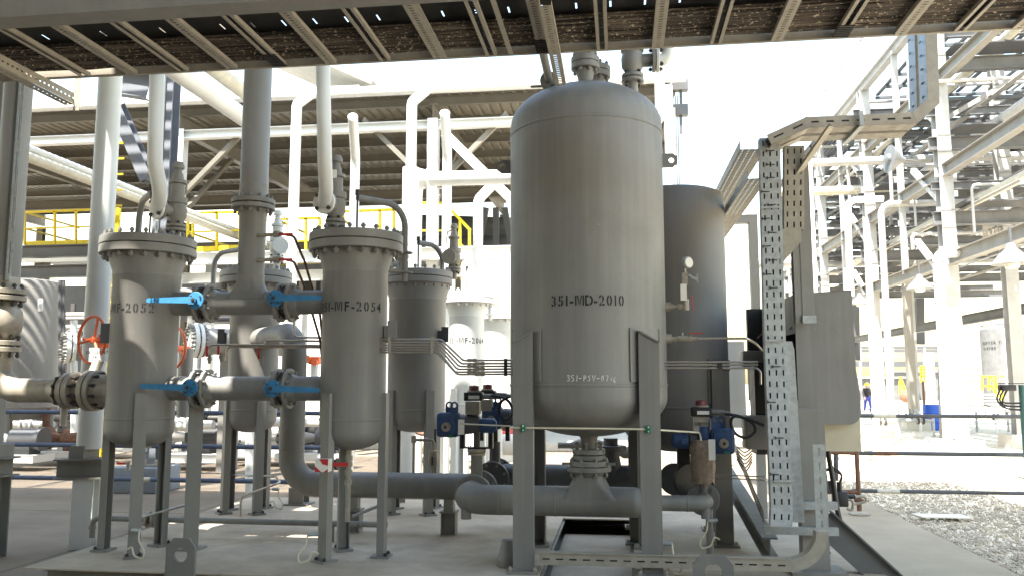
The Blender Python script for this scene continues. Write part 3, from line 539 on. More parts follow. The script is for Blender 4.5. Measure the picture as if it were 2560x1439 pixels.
# top nozzles
def top_nozzle(px,pyf,Y,r,R,name='top_nozzle',z0=3.95):
    c=P(px,pyf,Y); n=MB(); n.lathe((c.x,Y,0),(0,0,1),[(r,z0),(r,c.z-.12),(R*.7,c.z-.03)],28); o=n.o(name,grey2,d1)
    for dz in (0,.055):
        f=MB().disc((c.x,Y,c.z+dz),(0,0,1),R,.05 if dz==0 else .05,32).o('flange',grey2,o)
    bolts(f,(c.x,Y,c.z+.028),(0,0,1),R*.8,8,.16,.016,grey2); return c
top_nozzle(1463,168,6.86,.063,.122); top_nozzle(1490,190,7.16,.063,.13); MB().lathe((P(1463,168,6.86).x,6.86,0),(0,0,1),[(.1,P(1463,168,6.86).z+.08),(.1,P(1463,168,6.86).z+.5)],28).o('valve_neck',grey2,d1)
# angled balance pipe with flange at the left of the dome
c=P(1375,212,6.75); bp=T('balance_pipe','grey pipe with square bolted flange rising from the drum dome','pipe',c)
mb=MB(); mb.tube(rnd([(c.x+.005,6.8,3.9),(c.x,6.78,c.z),(c.x,5.0,c.z+.05)],.06,6),.033,16); mb.o('pipe_run',grey2,bp)
f=MB().disc((c.x,6.68,c.z),(0,1,0),.078,.022,28).disc((c.x,6.655,c.z),(0,1,0),.078,.022,28).o('flange',grey2,bp); bolts(f,(c.x,6.667,c.z),(0,1,0),.058,4,.1,.014,grey2)
mb=MB(); mb.tube([(c.x,6.7,c.z-.03),(c.x-.16,6.7,c.z-.03)],.011,8); mb.o('vent_stub',grey2,bp)
c=P(1582,212,7.0); psv((c.x,7.0,P(1582,222,7.0).z-.03),(1,.0),'large safety valve on the right of the big drum dome',s=1.12,m=cool,riser=[(c.x+.3,7.0,P(1640,158,7.0).z),(c.x+.36,7.0,5.3)],riser_label='pale relief elbow beside the big drum safety valve',rr=.055,cap=False,pm=white)
lathe_o('psv_nozzle',(c.x,7.0,0),(0,0,1),[(.04,3.85),(.036,P(1582,222,7.0).z)],grey2,d1,20)
# ---- bottom outlet
hz=P(1450,1252,6.93).z
dp=T('drum_outlet_pipe','large grey outlet pipe with tee under the big drum','pipe',(DX,DY,hz-.15))
zt_=P(1472,1196,6.93).z
mb=MB(); mb.tube(rnd([(-1.30,7.24,hz),(-1.30,DY,hz),(.10,DY,hz)],.19,12),.122,32); mb.lathe((.10,DY,hz),(1,0,0),[(.122,0),(.118,.03),(.07,.14),(.063,.17),(.063,.42)],32)
n0=len(mb.v); mb.lathe((DX,DY,0),(0,0,1),[(.25,hz+.03),(.21,hz+.075),(.17,hz+.12),(.14,hz+.17),(.125,hz+.23),(.122,hz+.27)],36).clampy(n0,DY,.1215); mb.lathe((DX,DY,0),(0,0,1),[(.12,hz+.2),(.122,hz+.27),(.124,hz+.28),(.122,hz+.29)],36)
for xx in (-1.02,-.55): mb.lathe((xx,DY,hz),(1,0,0),[(.122,0),(.1255,.004),(.1255,.01),(.122,.014)],32)
mb.o('header',grey,dp)
fz=P(1472,1170,6.93).z; fz2=P(1472,1138,6.93).z
mb=MB(); mb.lathe((DX,DY,0),(0,0,1),[(.122,hz+.28),(.125,fz-.06),(.15,fz-.02)],32); mb.o('neck',grey,dp)
f=MB().disc((DX,DY,fz),(0,0,1),.182,.04,40).o('lower_flange',grey,dp); bolts(f,(DX,DY,fz+.01),(0,0,1),.15,8,.14,.017,grey2)
f=MB().disc((DX,DY,fz2-.012),(0,0,1),.135,.042,36).disc((DX,DY,fz2+.036),(0,0,1),.135,.042,36).o('upper_flange',grey,dp); bolts(f,(DX,DY,fz2+.01),(0,0,1),.105,8,.19,.015,grey2,ph=.2)
v_=MB().disc((DX,DY,fz2-.058),(0,0,1),.16,.045,32); 
for s_ in (-1,1):
    v_.bar((DX+s_*.15,DY-.06,fz2-.06),(DX+s_*.22,DY-.06,fz2-.06),.02)
v_.o('orifice_plate',grey2,dp)
mb=MB(); mb.lathe((DX,DY,0),(0,0,1),[(.1,1.24),(.07,1.19),(.063,1.15),(.063,fz2+.05),(.09,fz2+.056)],32); mb.o('drum_nozzle',grey,dp)
# right end: small line, elbow and flange facing into the skid
ex=P(1765,1262,7.0).x
mb=MB(); mb.tube(rnd([(.4,DY,hz),(ex,DY,hz),(ex,7.2,hz)],.11,10),.064,22); mb.lathe((ex-.16,DY,hz),(1,0,0),[(.064,0),(.067,.004),(.067,.01),(.064,.014)],22); mb.cyl((ex-.01,DY+.02,hz-.03),(ex-.01,DY+.02,hz-.12),.036,14); mb.o('small_branch',grey,dp)
f=MB().disc((ex,7.2,hz),(0,1,0),.135,.026,36).o('branch_flange',grey2,dp); bolts(f,(ex,7.2,hz),(0,1,0),.105,4,.08,.017,grey2)
mb=MB(); mb.cyl((-1.30,DY+.03,hz-.08),(-1.30,DY+.03,hz-.165),.045,14); mb.o('drain_cap',grey2,dp)
mb=MB(); x=ex+.03; mb.cyl((x,7.05,.22),(x,7.05,hz-.06),.03,14); mb.disc((x,7.05,.23),(0,0,1),.1,.02,20); mb.o('pipe_stand',grey2,label='short round pipe stand under the right drain elbow',cat='pipe support')
# left control valve: flange, body, second flange
def control_valve(x,y0,z,label,R=.165,gap=.33,wrapm=None,rr=.11,top=None,bm=None):
    t=T('control_valve',label,'control valve',(x,y0,z)); A=(0,1,0)
    for k,y in enumerate((y0,y0+gap)):
        f=MB().disc((x,y,z),A,R,.028,40).disc((x,y+(-.032 if k==0 else .032),z),A,R,.028,40).o('flange',dkgrey if bm else grey2,t); bolts(f,(x,y,z),A,R*.82,8,.1,.017,grey2)
    m_=bm or grey2
    MB().lathe((x,y0,z),A,[(rr,.02),(rr*1.12,gap*.5),(rr,gap-.02)],28).cyl((x,y0+gap/2,z),(x,y0+gap/2,z+.34),.055,16).o('valve_body',m_,t)
    return t,(x,y0+gap/2,z)
def gear_actuator(c,label,flip=1,tag=None):
    c=V(c); t=T('valve_actuator',label,'actuator',c); f=flip
    MB().bbox(c,(.20,.16,.215),.03).bbox(c+V((0,-.085,0)),(.16,.02,.17),.012).o('gear_housing',navy,t)
    MB().cyl(c+V((0,-.09,-.015)),c+V((0,-.135,-.015)),.04,20).cyl(c+V((0,-.135,-.015)),c+V((0,-.15,-.015)),.03,6).lathe(c+V((0,-.15,-.015)),(0,-1,0),[(.018,0),(.018,.004)],14).o('drive_shaft',raw,t)
    MB().cyl(c+V((0,-.151,-.015)),c+V((0,-.156,-.015)),.014,12).o('shaft_bore',black,t)
    MB().lathe(c+V((.09*f,.05,.0)),(f,.1,0),[(.085,0),(.09,.03),(.075,.17),(.05,.19)],24).o('spring_housing',dkgrey,t); MB().lathe(c+V((.27*f,.06,-.01)),(f,.1,0),[(.06,0),(.065,.02),(.065,.12),(.04,.15)],20).cyl(c+V((.32*f,.0,-.01)),c+V((.32*f,-.04,-.01)),.022,12).o('cylinder',navy,t)
    for dy in (-.05,.02):
        mb=MB(); w_=.034; pl=[(-w_,0),(w_,0),(w_,.07)]+[(w_*math.cos(a),.07+w_*math.sin(a)) for a in (.4,.8,1.2,pi/2,1.95,2.35,2.75)]+[(-w_,.07)]
        mb.hplate(pl,(0,.07),.018,c+V((.06*f+.03*(dy>0)*-2*f,dy,.1)),(1,0,0),(0,0,1),.014); mb.o('lifting_eye',navy,t)
    MB().cbox(c+V((.03,-.098,-.095)),(.045,.004,.022)).o('green_label',green,t)
    return t
def switch_box(c,label,dirx=1):
    c=V(c); t=T('position_switch_box',label,'switch box',c)
    MB().bbox(c,(.165,.13,.075),.008).o('housing',black,t); MB().disc(c+V((0,0,.045)),(0,0,1),.062,.016,24).o('collar',galvd,t)
    MB().lathe(c+V((0,0,.05)),(0,0,1),[(.046,0),(.046,.035),(.042,.045),(0,.052)],24).o('indicator_dome',maroon,t)
    MB().cbox(c+V((.01,-.067,-.006)),(.1,.004,.03)).o('rating_label',tagm,t)
    MB().cyl(c+V((.08*dirx,-.01,-.0)),c+V((.19*dirx,-.01,-.005)),.021,12).cyl(c+V((.19*dirx,-.01,-.005)),c+V((.24*dirx,-.01,-.012)),.014,10).o('cable_gland',grey2,t)
    return t
VX=-1.30
t1,vc=control_valve(VX,7.3,hz,'control valve with bolted flanges left of the big drum outlet')
MB().disc((VX,vc[1],hz+.36),(0,0,1),.085,.03,24).disc((VX,vc[1],hz+.33),(0,0,1),.08,.025,24).o('bonnet_flange',raw,t1)
az=P(1120,1057,7.35).z
mb=MB()
for s_ in (-1,1): mb.bar((VX+s_*.13,vc[1],hz+.38),(VX+s_*.13,vc[1],az-.06),.04,.07)
mb.cbox((VX,vc[1],hz+.385),(.3,.09,.012)); mb.o('yoke',black,t1)
MB().cyl((VX,vc[1],hz+.36),(VX,vc[1],az-.08),.018,12).cyl((VX,vc[1],az-.3),(VX,vc[1],az-.05),.03,14).o('stem',dkgrey,t1)
ca=P(1122,1060,7.25); gear_actuator(ca,'blue gear actuator with white tag left of the big drum')
MB().cbox(P(1153,1066,7.08),(.055,.004,.13)).o('paper_tag',tagm,label='white tag hanging on the left blue actuator',cat='tag')
c=P(1185,990,7.35); switch_box(c,'black switch box with maroon dome above the left blue actuator')
MB().cbox(P(1183,1018,7.3),(.125,.1,.11)).cbox(P(1183,1045,7.36),(.1,.1,.1)).o('mounting_bracket',galvd,label='grey box bracket under the left maroon domed switch',cat='bracket')
ca2=P(1232,1043,8.0); gear_actuator(ca2,'second blue gear actuator partly behind the drum leg')
c=P(1219,985,8.0); switch_box(c,'black switch box with maroon dome farther from the camera')
MB().cbox(P(1217,1012,7.95),(.11,.1,.11)).o('mounting_bracket',galvd,label='grey box bracket under the farther maroon domed switch',cat='bracket')
t2,vc2=control_valve(VX+.06,8.0,hz+.05,'control valve farther back, left of the rear drum outlet',bm=dkgrey)
mb=MB(); 
for s_ in (-1,1): mb.bar((VX+.06+s_*.13,vc2[1],hz+.4),(VX+.06+s_*.13,vc2[1],ca2.z-.06),.04,.07)
mb.cyl((VX+.06,vc2[1],hz+.3),(VX+.06,vc2[1],ca2.z),.03,12); mb.o('yoke',black,t2)
# rear drum header seen between the legs
r2=T('rear_outlet_pipe','dark grey outlet pipe with reducers below the rear drum','pipe',(D2[0],8.3,.7))
MB().tube([(VX,8.3,hz+.05),(.1,8.3,hz+.05)],.115,28).lathe((.1,8.3,hz+.05),(1,0,0),[(.115,0),(.11,.04),(.066,.17),(.06,.2),(.06,.75)],28).o('header',dkgrey,r2)
MB().lathe((D2[0]-.62,8.3,0),(0,0,1),[(.12,hz+.05),(.075,hz+.3),(.07,1.1)],24).disc((D2[0]-.62,8.3,hz+.33),(0,0,1),.15,.05,28).o('neck',dkgrey,r2)
f=MB().disc((ex-.18,8.0,hz+.07),(0,1,0),.15,.03,32).o('flange',dkgrey,r2)
# horizontal bypass pipes behind, seen between the drum legs
for px0,px1,py,Y,r_,lb in [(1395,1545,1112,9.3,.055,'upper dark pipe with reducers seen between the drum legs'),(1530,1612,1130,9.0,.05,'short grey pipe seen right of the rear drum bottom')]:
    a=P(px0,py,Y); b=P(px1,py,Y); t=T('bypass_pipe',lb,'pipe',a)
    MB().lathe(a,b-a,[(r_*.6,0),(r_*.6,(b-a).length*.2),(r_*1.25,(b-a).length*.35),(r_*1.25,(b-a).length*.65),(r_*.7,(b-a).length*.82),(r_*.7,(b-a).length)],20).o('pipe_run',grey2,t)
# right wrapped valve and actuator
wv=T('wrapped_valve','small valve wrapped in brown paper above the right drain flange','control valve',(ex-.03,7.25,hz))
wx=P(1757,1150,7.2).x; z0=P(1757,1200,7.2).z; z1=P(1757,1098,7.2).z
pr=[(.09,z0-.005),(.098,z0+.05),(.105,z0+.12),(.1,z0+.2),(.108,z0+.27),(.098,z1-.03),(.085,z1)]
mb=MB(); n=22; vs=[];fs=[]; rw=random.Random(5); jit=[rw.uniform(.93,1.07) for _ in range(n)]
for i,(r_,z) in enumerate(pr):
    for k in range(n): th=2*pi*k/n; q_=r_*jit[k]*rw.uniform(.97,1.03); vs.append((wx+q_*math.cos(th)*1.0,7.2+q_*math.sin(th),z+(rw.uniform(-.035,.012) if i==0 else 0)))
for i in range(len(pr)-1):
    for k in range(n): fs.append((i*n+k,i*n+(k+1)%n,(i+1)*n+(k+1)%n,(i+1)*n+k))
fs.append(tuple((len(pr)-1)*n+k for k in range(n))); mb.add(vs,fs).o('paper_wrap',brown,wv)
MB().cyl((wx,7.2,hz+.05),(wx,7.2,z0+.06),.04,14).lathe((ex,7.23,hz),(0,1,0),[(.06,0),(.075,.1),(.06,.2)],20).o('valve_body',grey2,wv)
MB().cbox(P(1708,1130,7.5),(.11,.1,.2)).cbox(P(1706,1095,7.5),(.06,.06,.1)).disc(P(1722,1200,7.55),(.5,-1,0),.15,.04,28).o('dark_valve',black,label='dark valve with round flange behind the wrapped valve',cat='valve')
ca3=P(1805,1100,7.2); gear_actuator(ca3,'blue gear actuator right of the big drum',flip=-1)
MB().cbox(P(1780,1123,7.02),(.055,.004,.17)).o('paper_tag',tagm,label='long white tag hanging on the right blue actuator',cat='tag')
MB().cyl(P(1760,1085,7.2)-V((0,0,.08)),P(1760,1085,7.2)+V((0,0,.07)),.06,18).o('positioner',navy,label='small dark blue cylinder above the brown wrapped valve',cat='positioner')
c=P(1753,1028,7.2); switch_box(c,'black switch box with maroon dome above the brown wrapped valve')
mb=MB(); b0=P(1733,1045,7.16); b1=P(1776,1072,7.16)
for a,b in (((b0.x,7.16,b0.z),(b0.x,7.16,b1.z)),((b1.x,7.16,b0.z),(b1.x,7.16,b1.z)),((b0.x,7.16,b1.z),(b1.x,7.16,b1.z)),((b0.x,7.16,b0.z),(b1.x,7.16,b0.z))): mb.bar(a,b,.008,.06)
mb.cyl(P(1753,1058,7.2)-V((0,0,.06)),P(1753,1058,7.2)+V((0,0,.05)),.022,10); mb.o('mounting_bracket',galvd,label='open wire bracket under the right maroon domed switch',cat='bracket')
# black looped cables
def cable(name,label,pts,r=.012,m=black,par=None):
    pts=[V(p) for p in pts]; sm=[]
    for i in range(len(pts)-1):
        p0,p1,p2,p3=pts[max(i-1,0)],pts[i],pts[i+1],pts[min(i+2,len(pts)-1)]
        for k in range(8): u=k/8; sm.append(.5*((2*p1)+(p2-p0)*u+(2*p0-5*p1+4*p2-p3)*u*u+(3*p1-p0-3*p2+p3)*u**3))
    sm.append(pts[-1]); return MB().tube(sm,r,8).o(name,m,par,label=None if par else label,cat=None if par else 'cable')
Y=7.15
cable('black_cable','black cable looped beside the right blue actuator',[P(a,b,Y+d_) for a,b,d_ in ((1812,1033,0),(1850,1040,0),(1880,1055,.02),(1888,1075,.03),(1868,1092,.03),(1842,1085,.02),(1828,1060,0),(1835,1040,-.02),(1870,1046,-.03),(1910,1062,-.05))],.013)
cable('black_cable','black cable looped beside the left switch boxes',[P(a,b,7.3+d_) for a,b,d_ in ((1228,987,0),(1262,995,0),(1278,1012,.02),(1280,1035,.03),(1262,1047,.03),(1248,1030,.02),(1252,1005,0),(1275,990,-.02),(1300,992,0))],.012)
# ================================================================ TUBING
tb=[(848,905),(855,913),(862,920),(868,927),(874,934),(880,940)]
Yt=6.66
for i,(a,b) in enumerate(tb):
    off=i*.0; x1=1103-i*2; x2=1158-i*5+(0 if i<5 else 10)
    pts=[P(930,a-.5,Yt),P(x1,a,Yt),P(x2,b-5+i*0,Yt),P(1330,b-6,Yt)]
    t=T('impulse_tube','%s stainless tube of the six tube bundle between filter and drum'%('topmost','second from top','third from top','fourth from top','fifth from top','lowest')[i],'tube',pts[0],'impulse tube bundle')
    MB().tube(rnd(pts,.05,6),.0085,10).o('tube_run',ss,t)
    m_=V(P(1180+(i%2)*20,b-5.5,Yt)); mb=MB()
    for dx in (-.022,.022): mb.cyl(m_+V((dx-.013,0,0)),m_+V((dx+.013,0,0)),.016,6)
    mb.cyl(m_+V((-.04,0,0)),m_+V((.04,0,0)),.012,10); mb.o('union',raw,t)
for px in (1080,973,1264):
    c0=P(px,862 if px<1200 else 917,Yt-.012); MB().cbox(c0,(.026,.012,.14)).o('tube_clamp',galvd if px<1200 else black,label={1080:'upright clamp strip where the six tube bundle bends',973:'clamp strip on the six tube bundle beside vessel 351-MF-2054',1264:'dark clamp on the six tube bundle left of the drum'}[px],cat='clamp')
for i,(x0_,y0_,dn) in enumerate(((522,861,890),(568,866,900),(662,850,0),(735,842,0))):
    Yq=7.6; pts=([P(x0_-4,dn,Yq)] if dn else [P(x0_,y0_+ (12 if i==2 else -40),Yq)])+[P(x0_,y0_,Yq),P(830,y0_+2,Yq)]
    MB().tube(rnd(pts,.05,6),.011,10).o('impulse_tube',ss,label='%s of the thin tubes passing behind the front filters'%('lowest left' if i==1 else 'longest' if i==0 else 'third' if i==2 else 'shortest upper'),cat='tube')
def cock(px,py,Y,label,dz=.11,m=red):
    c=P(px,py,Y); t=T('ball_valve',label,'small valve',c); MB().cyl(c+V((0,0,-.09)),c+V((0,0,.0)),.016,10).cyl(c+V((0,0,-.06)),c+V((0,0,-.03)),.024,8).o('valve_body',raw,t)
    MB().bbox(c+V((-.02,-.02,.03)),(.022,.012,dz),.004).o('handle',m,t)
cock(524,885,7.6,'red handled cock at the left end of the thin tubes'); cock(553,880,7.65,'second red handled cock from the left on the thin tubes'); cock(654,890,7.6,'red handled cock just left of the suction pipe')
for i,py in enumerate((904,911,919)):
    pts=[P(1640,py,6.75),P(1895 if i<2 else 1893,py,6.75)]+([] if i<2 else [P(1902,930,6.75),P(1902,960,6.75)])
    MB().tube(rnd(pts,.04),.0085,10).o('impulse_tube',ss,label='%s of three tubes running from the drum to the cabinet'%('upper','middle','lower')[i],cat='tube')
MB().cbox(P(1800,914,6.74),(.035,.03,.045)).o('tube_clamp',black,label='black clamp on the three tubes in front of the rear drum',cat='clamp')
Yb=6.36; pts=[P(1276,1068,Yb),P(1500,1070,Yb),P(1620,1072,Yb),P(1750,1080,7.0),P(1752,1100,7.0)]
MB().tube(rnd(pts,.04),.0075,8).o('air_tube',beige,label='beige air tube crossing both front legs of the drum',cat='tube')
MB().tube([P(1150,1058,6.9),P(1276,1064,6.6)],.006,8).o('air_tube',beige,label='beige air tube running from the left actuator to the drum leg',cat='tube')
for px in (1308,1621):
    c=P(px,1069 if px<1400 else 1072,6.355); t=T('tube_clamp','green clamp on the beige tube at the %s drum leg'%('left' if px<1400 else 'right'),'clamp',c); MB().bbox(c,(.04,.03,.055),.006).o('clamp_body',green,t)
    for dz in (-.015,.017): bolt(t,c+V((0,-.015,dz)),(0,1,0),.012,.006,tagm,'screw')
for i,py in enumerate((1185,1193)): MB().tube([P(1785,py-.5,7.0),P(1915,py+6,6.75)],.005,8).o('signal_tube',ss,label='%s thin line from the wrapped valve to the tray'%('upper','lower')[i],cat='tube')
# pressure gauge on the drum's right side
gc=P(1714,657,6.85); gt=T('pressure_gauge','round pressure gauge on a valve at the right of the big drum','gauge',gc)
MB().lathe(gc+V((0,.02,0)),(.75,-1,0),[(.046,0),(.05,.005),(.05,.038),(.044,.046)],28).o('case',galv,gt); MB().lathe(gc+V((.0,.02,0))+V((.6,-.8,0))*.044,(.75,-1,0),[(.04,0),(.04,.003)],24).o('dial',tagm,gt)
zn=P(1700,766,6.85).z; xg=P(1712,700,6.85).x
MB().tube(rnd([(DX+.6,6.85,zn),(xg,6.85,zn),(xg,6.85,gc.z)],.03),.014,12).cyl((xg,6.85,zn-.03),(xg,6.85,zn+.06),.03,10).cyl((xg-.06,6.85,zn),(xg-.02,6.85,zn),.026,6).cyl((xg-.14,6.85,zn),(xg-.1,6.85,zn),.026,6).cyl((DX+.6,6.85,zn),(DX+.69,6.85,zn),.04,14).cbox((xg,6.85,P(1712,697,6.85).z),(.05,.04,.1)).o('stem',raw,gt)
c=P(1728,695,6.82); MB().bar(c+V((-.02,0,.03)),c+V((.045,0,-.015)),.016).bar(c+V((.05,0,-.04)),c+V((.05,0,.035)),.01).cyl(c,c+V((.05,0,0)),.008,8).o('vent_valve',galv,gt)
MB().cbox(P(1709,730,6.8),(.05,.004,.135)).o('tag',tagm,gt); MB().cyl(P(1728,737,6.82),P(1733,775,6.82),.004,6).o('red_handle',red,gt)
c=P(1700,846,6.85); st_=T('sample_valve','small valve with thin red lever at the right of the big drum','small valve',c)
MB().cyl((DX+.6,6.85,c.z),(DX+.69,6.85,c.z),.04,14).cyl((DX+.68,6.85,c.z),(DX+.76,6.85,c.z),.02,6).cyl((DX+.74,6.85,c.z),(DX+.85,6.85,c.z),.026,8).cyl((DX+.85,6.85,c.z),(DX+.9,6.85,c.z),.018,6).cyl(c+V((.02,0,0)),c+V((.02,0,.05)),.008,8).o('valve_body',raw,st_)
MB().cbox(P(1740,832,6.85),(.11,.014,.008)).o('handle',red,st_)
MB().tube(rnd([(DX+.9,6.85,c.z),(P(1868,846,6.85).x,6.85,c.z),P(1890,858,6.95),P(1906,875,7.0)],.06),.011,10).o('outlet_tube',ss,st_)
MB().tube([P(1720,846,6.84),P(1722,838,6.84)],.006,6).o('pin',stud,st_)
# air filter regulator hanging behind the left actuator
c=P(1083,1150,8.1); ar=T('air_filter','small beige air filter with sight slot left of the left actuator','air filter',c)
MB().lathe(c,(0,0,1),[(.012,-.12),(.014,-.07),(.035,-.055),(.048,-.02),(.048,.075),(.055,.08),(.055,.095),(.02,.1),(.02,.17)],20).o('bowl',raw,ar); MB().cbox(c+V((0,-.047,.0)),(.014,.006,.08)).o('sight_glass',glassd,ar)
MB().tube(rnd([c+V((0,0,.15)),c+V((0,0,.2)),c+V((-.2,0,.2)),c+V((-.2,0,-.2))],.02),.014,8).cyl(c+V((-.2,0,.17)),c+V((-.2,0,.24)),.026,8).cyl(c+V((-.06,0,.2)),c+V((-.1,0,.2)),.024,8).o('piping',raw,ar)
# capped stub behind the front left leg
c=G(1272,1395,.22); cs=T('capped_stub','round capped pipe stub behind the front left leg of the drum','pipe stub',(c.x,6.55,.22)); MB().lathe((c.x+.03,6.58,0),(0,0,1),[(.085,.22),(.09,.225),(.09,.275),(.082,.285),(.065,.34),(.05,.42)],28).o('cap',grey,cs)
# ================================================================ CABINET / PANEL at right
cb=T('local_panel','grey sheet metal hood panel on a steel post at the right','control panel',(1.5,6.68,.22))
MB().box((1.35,6.6,.24),(1.545,6.74,1.45)).o('post',grey2,cb)
MB().box((1.25,6.52,.22),(1.65,6.82,.245)).o('base_plate',grey2,cb)
xa,xb=1.42,1.90; zt,zbm=2.39,1.315; pl=[(0,zbm),(xb-xa-.1,zbm)]+[(xb-xa-.1+.1*math.sin(k*pi/12),zbm+.1*(1-math.cos(k*pi/12))) for k in range(1,7)]+[(xb-xa,1.55),(xb-xa-.025,1.75),(xb-xa-.03,zt+.0),(0,zt-.03)]
for Y,nm in ((6.9,'front_side_plate'),(8.55,'rear_side_plate')): MB().prism(pl,(xa,Y,0),(1,0,0),(0,0,1),-.012).o(nm,grey if Y<7 else cool,cb)
MB().quad((xa,6.9,zt-.03),(xb-.02,6.9,zt),(xb-.02,8.55,zt),(xa,8.55,zt-.03)).o('hood_top',grey2,cb,sol=.006)
mb=MB(); mb.box((xa+.3,6.95,1.5),(xa+.33,8.5,2.33)); mb.o('instrument_board',dkgrey,cb)
mb=MB(); mb.box((xa,6.915,2.05),(xa+.02,8.5,2.36)); mb.o('header_panel',grey2,cb)
MB().box((1.62,6.98,1.1),(1.91,7.5,1.52)).o('beige_enclosure',beigep,cb)
for k,(a,b,c_) in enumerate(((1905,830,7.3),(1893,845,7.5),(1975,822,7.0))):
    p=P(a,b,c_); cable('orange_tube','',[p,p+V((.06,.1,.04)),p+V((.12,.2,.02))],.006,rust,cb)
a=P(1866,772,8.4); b=P(1985,1000,8.4); MB().box((a.x,8.38,b.z),(1.75,8.46,a.z)).o('hood_shade_sheet',black,cb)  # black sheet standing in for the hood's shaded interior
a=P(1884,905,8.0); b=P(1955,1135,8.0); MB().box((a.x,7.98,b.z),(b.x,8.3,a.z)).o('dark_box',black,cb)  # black block for the dark gap and box below the hood
# lower grey boxes left of the panel
MB().bbox(P(1875,892,8.4)+V((.05,0,-.02)),(.28,.3,.16),.01).o('junction_box',cool,label='grey box at the left of the panel below the hood',cat='junction box')
MB().bbox(P(1888,1078,7.9)+V((.05,0,0)),(.3,.3,.3),.01).o('junction_box',cool,label='grey box low beside the slotted tray left of the panel',cat='junction box')
MB().cbox(P(1838,960,9.4)+V((0,0,0)),(.22,.02,.95)).o('cable_board',white,label='pale board seen between the rear drum and the panel',cat='board')
for k in range(6):
    a=P(1842,1115+k*6,8.6); b=P(1880,1118+k*7,8.4); cable('thin_cable','%s drooping thin cable behind the right blue actuator'%ORD[k].replace('from the left','from the top').replace('leftmost','topmost'),[a,(a+b)/2+V((0,0,-.05-.012*k)),b],.006,rust if k%2 else black)
# diagonal base brace
MB().sect(ipoly(.20,.11,.012,.012),(1.52,6.68,.60),(2.02,6.68,.13),(0,0,1)).o('base_brace',brace_,cb)
# black valve block and hoses behind the post
vb=T('cable_gland_block','black gland block with hoses behind the panel post','cable gland',P(2105,1240,7.6)); c=P(2100,1245,7.6)
MB().bbox(c,(.12,.1,.13),.012).cyl(c+V((-.08,0,.05)),c+V((-.08,0,.15)),.022,10).cyl(c+V((0,0,.05)),c+V((0,0,.14)),.022,10).cyl(c+V((.04,-.02,.02)),c+V((.12,-.02,.02)),.018,8).o('block',black,vb)
for k in range(2): cable('hose','',[c+V((.0,0,.12)),c+V((.02,0,.2)),c+V((-.04,0,.24+.02*k)),c+V((-.12,0,.24))],.011,black,vb)
cable('hose','',[c+V((.12,-.02,.02)),c+V((.2,0,.02)),c+V((.21,0,-.02)),c+V((.1,0,-.05))],.012,raw,vb); cable('hose','',[c+V((.05,-.02,0)),c+V((.1,-.02,-.02)),c+V((.09,-.02,-.09)),c+V((.05,-.02,-.08))],.012,raw,vb)
cable('black_cable','thick black cable hanging from the panel to the ground',[P(a,b,7.3) for a,b in ((2065,1090),(2072,1140),(2082,1200),(2090,1255),(2102,1310),(2108,1335))],.022)
cable('black_cable','thin black cable hanging beside the panel post',[P(a,b,7.25) for a,b in ((2060,1095),(2062,1170),(2070,1230))],.014)
cable('black_cable','black cable coil on the skid behind the base brace',[P(a,b,7.4) for a,b in ((2070,1380),(2085,1402),(2100,1395),(2110,1405),(2090,1412),(2072,1400))],.02)
# ================================================================ SLOTTED CABLE TRAYS at right
def vtray(name,label,pts,wd,side,depth=.075,rows=3,m=galvd,lip=True,ups=None,pitch=.056,sl=.032,sw=.0085,group=None):
    t=T(name,label,'cable tray',pts[0],group)
    for i in range(len(pts)-1):
        a,b=V(pts[i]),V(pts[i+1]); d=(b-a).normalized(); w_=V(wd[i] if isinstance(wd,list) else wd); n=w_.cross(d).normalized()*side
        W=w_.length; wn=w_/W
        MB().perf(a,b,wn,W,rows,sl,sw,pitch).o('slotted_base',m,t,sol=.003)
        for s_ in (-1,1):
            f=MB(); p,q=a+w_*.5*s_,b+w_*.5*s_; f.quad(p,q,q+n*depth,p+n*depth)
            if lip: f.quad(p+n*depth,q+n*depth,q+n*depth-wn*s_*.012,p+n*depth-wn*s_*.012)
            f.o('side_rail',m,t,sol=.003)
        MB().quad(a-w_*.44+n*.02,b-w_*.44+n*.02,b+w_*.44+n*.02,a+w_*.44+n*.02).o('cables',black,t,sol=.004)
    return t
Yv=6.5
A0,A1,A2,A3=P(1957,1318,6.32),P(1955,1268,6.4),P(1938,860,Yv),P(1924,345,Yv)
tv=vtray('cable_tray','tall slotted galvanised cable tray standing left of the panel',[A0+V((-.0,.06,0)),A1,A2,A3],(.155,0,0),-1,rows=3,m=galv,pitch=.083,sl=.042,sw=.0115)
mb=MB(); p0=P(1953,852,6.485); p1=P(1972,1240,6.42); mb.prism([(0,0),(.095,0),(.1,-.03),(.108,-.06),(.135,-1.35),(.04,-1.35)],(p0.x-.01,6.508,p0.z),(1,0,0),(0,0,1),.003); mb.o('splice_plate',galv,tv)
for zz in (P(1940,520,Yv).z,P(1940,850,Yv).z,P(1965,1200,6.42).z): MB().cbox((1.175+ (0.02 if zz<1.3 else 0),6.47 if zz>1.2 else 6.39,zz),(.15,.014,.016)).o('cross_strap',galv,tv)
# dark cable ties poking through slots
rt_=random.Random(4)
for k in range(15):
    mb=MB(); u=k/15; p=A2.lerp(A3,u) if k>3 else A1.lerp(A2,.2+k*.22); x=p.x+rt_.choice((-.045,0)); mb.tube([(x-.03,p.y-.012,p.z),(x+.03,p.y-.014,p.z+rt_.uniform(-.004,.004))],.0035,5); mb.cbox((x-.028,p.y-.012,p.z),(.006,.012,.022)); mb.o('cable_tie',black,tv)
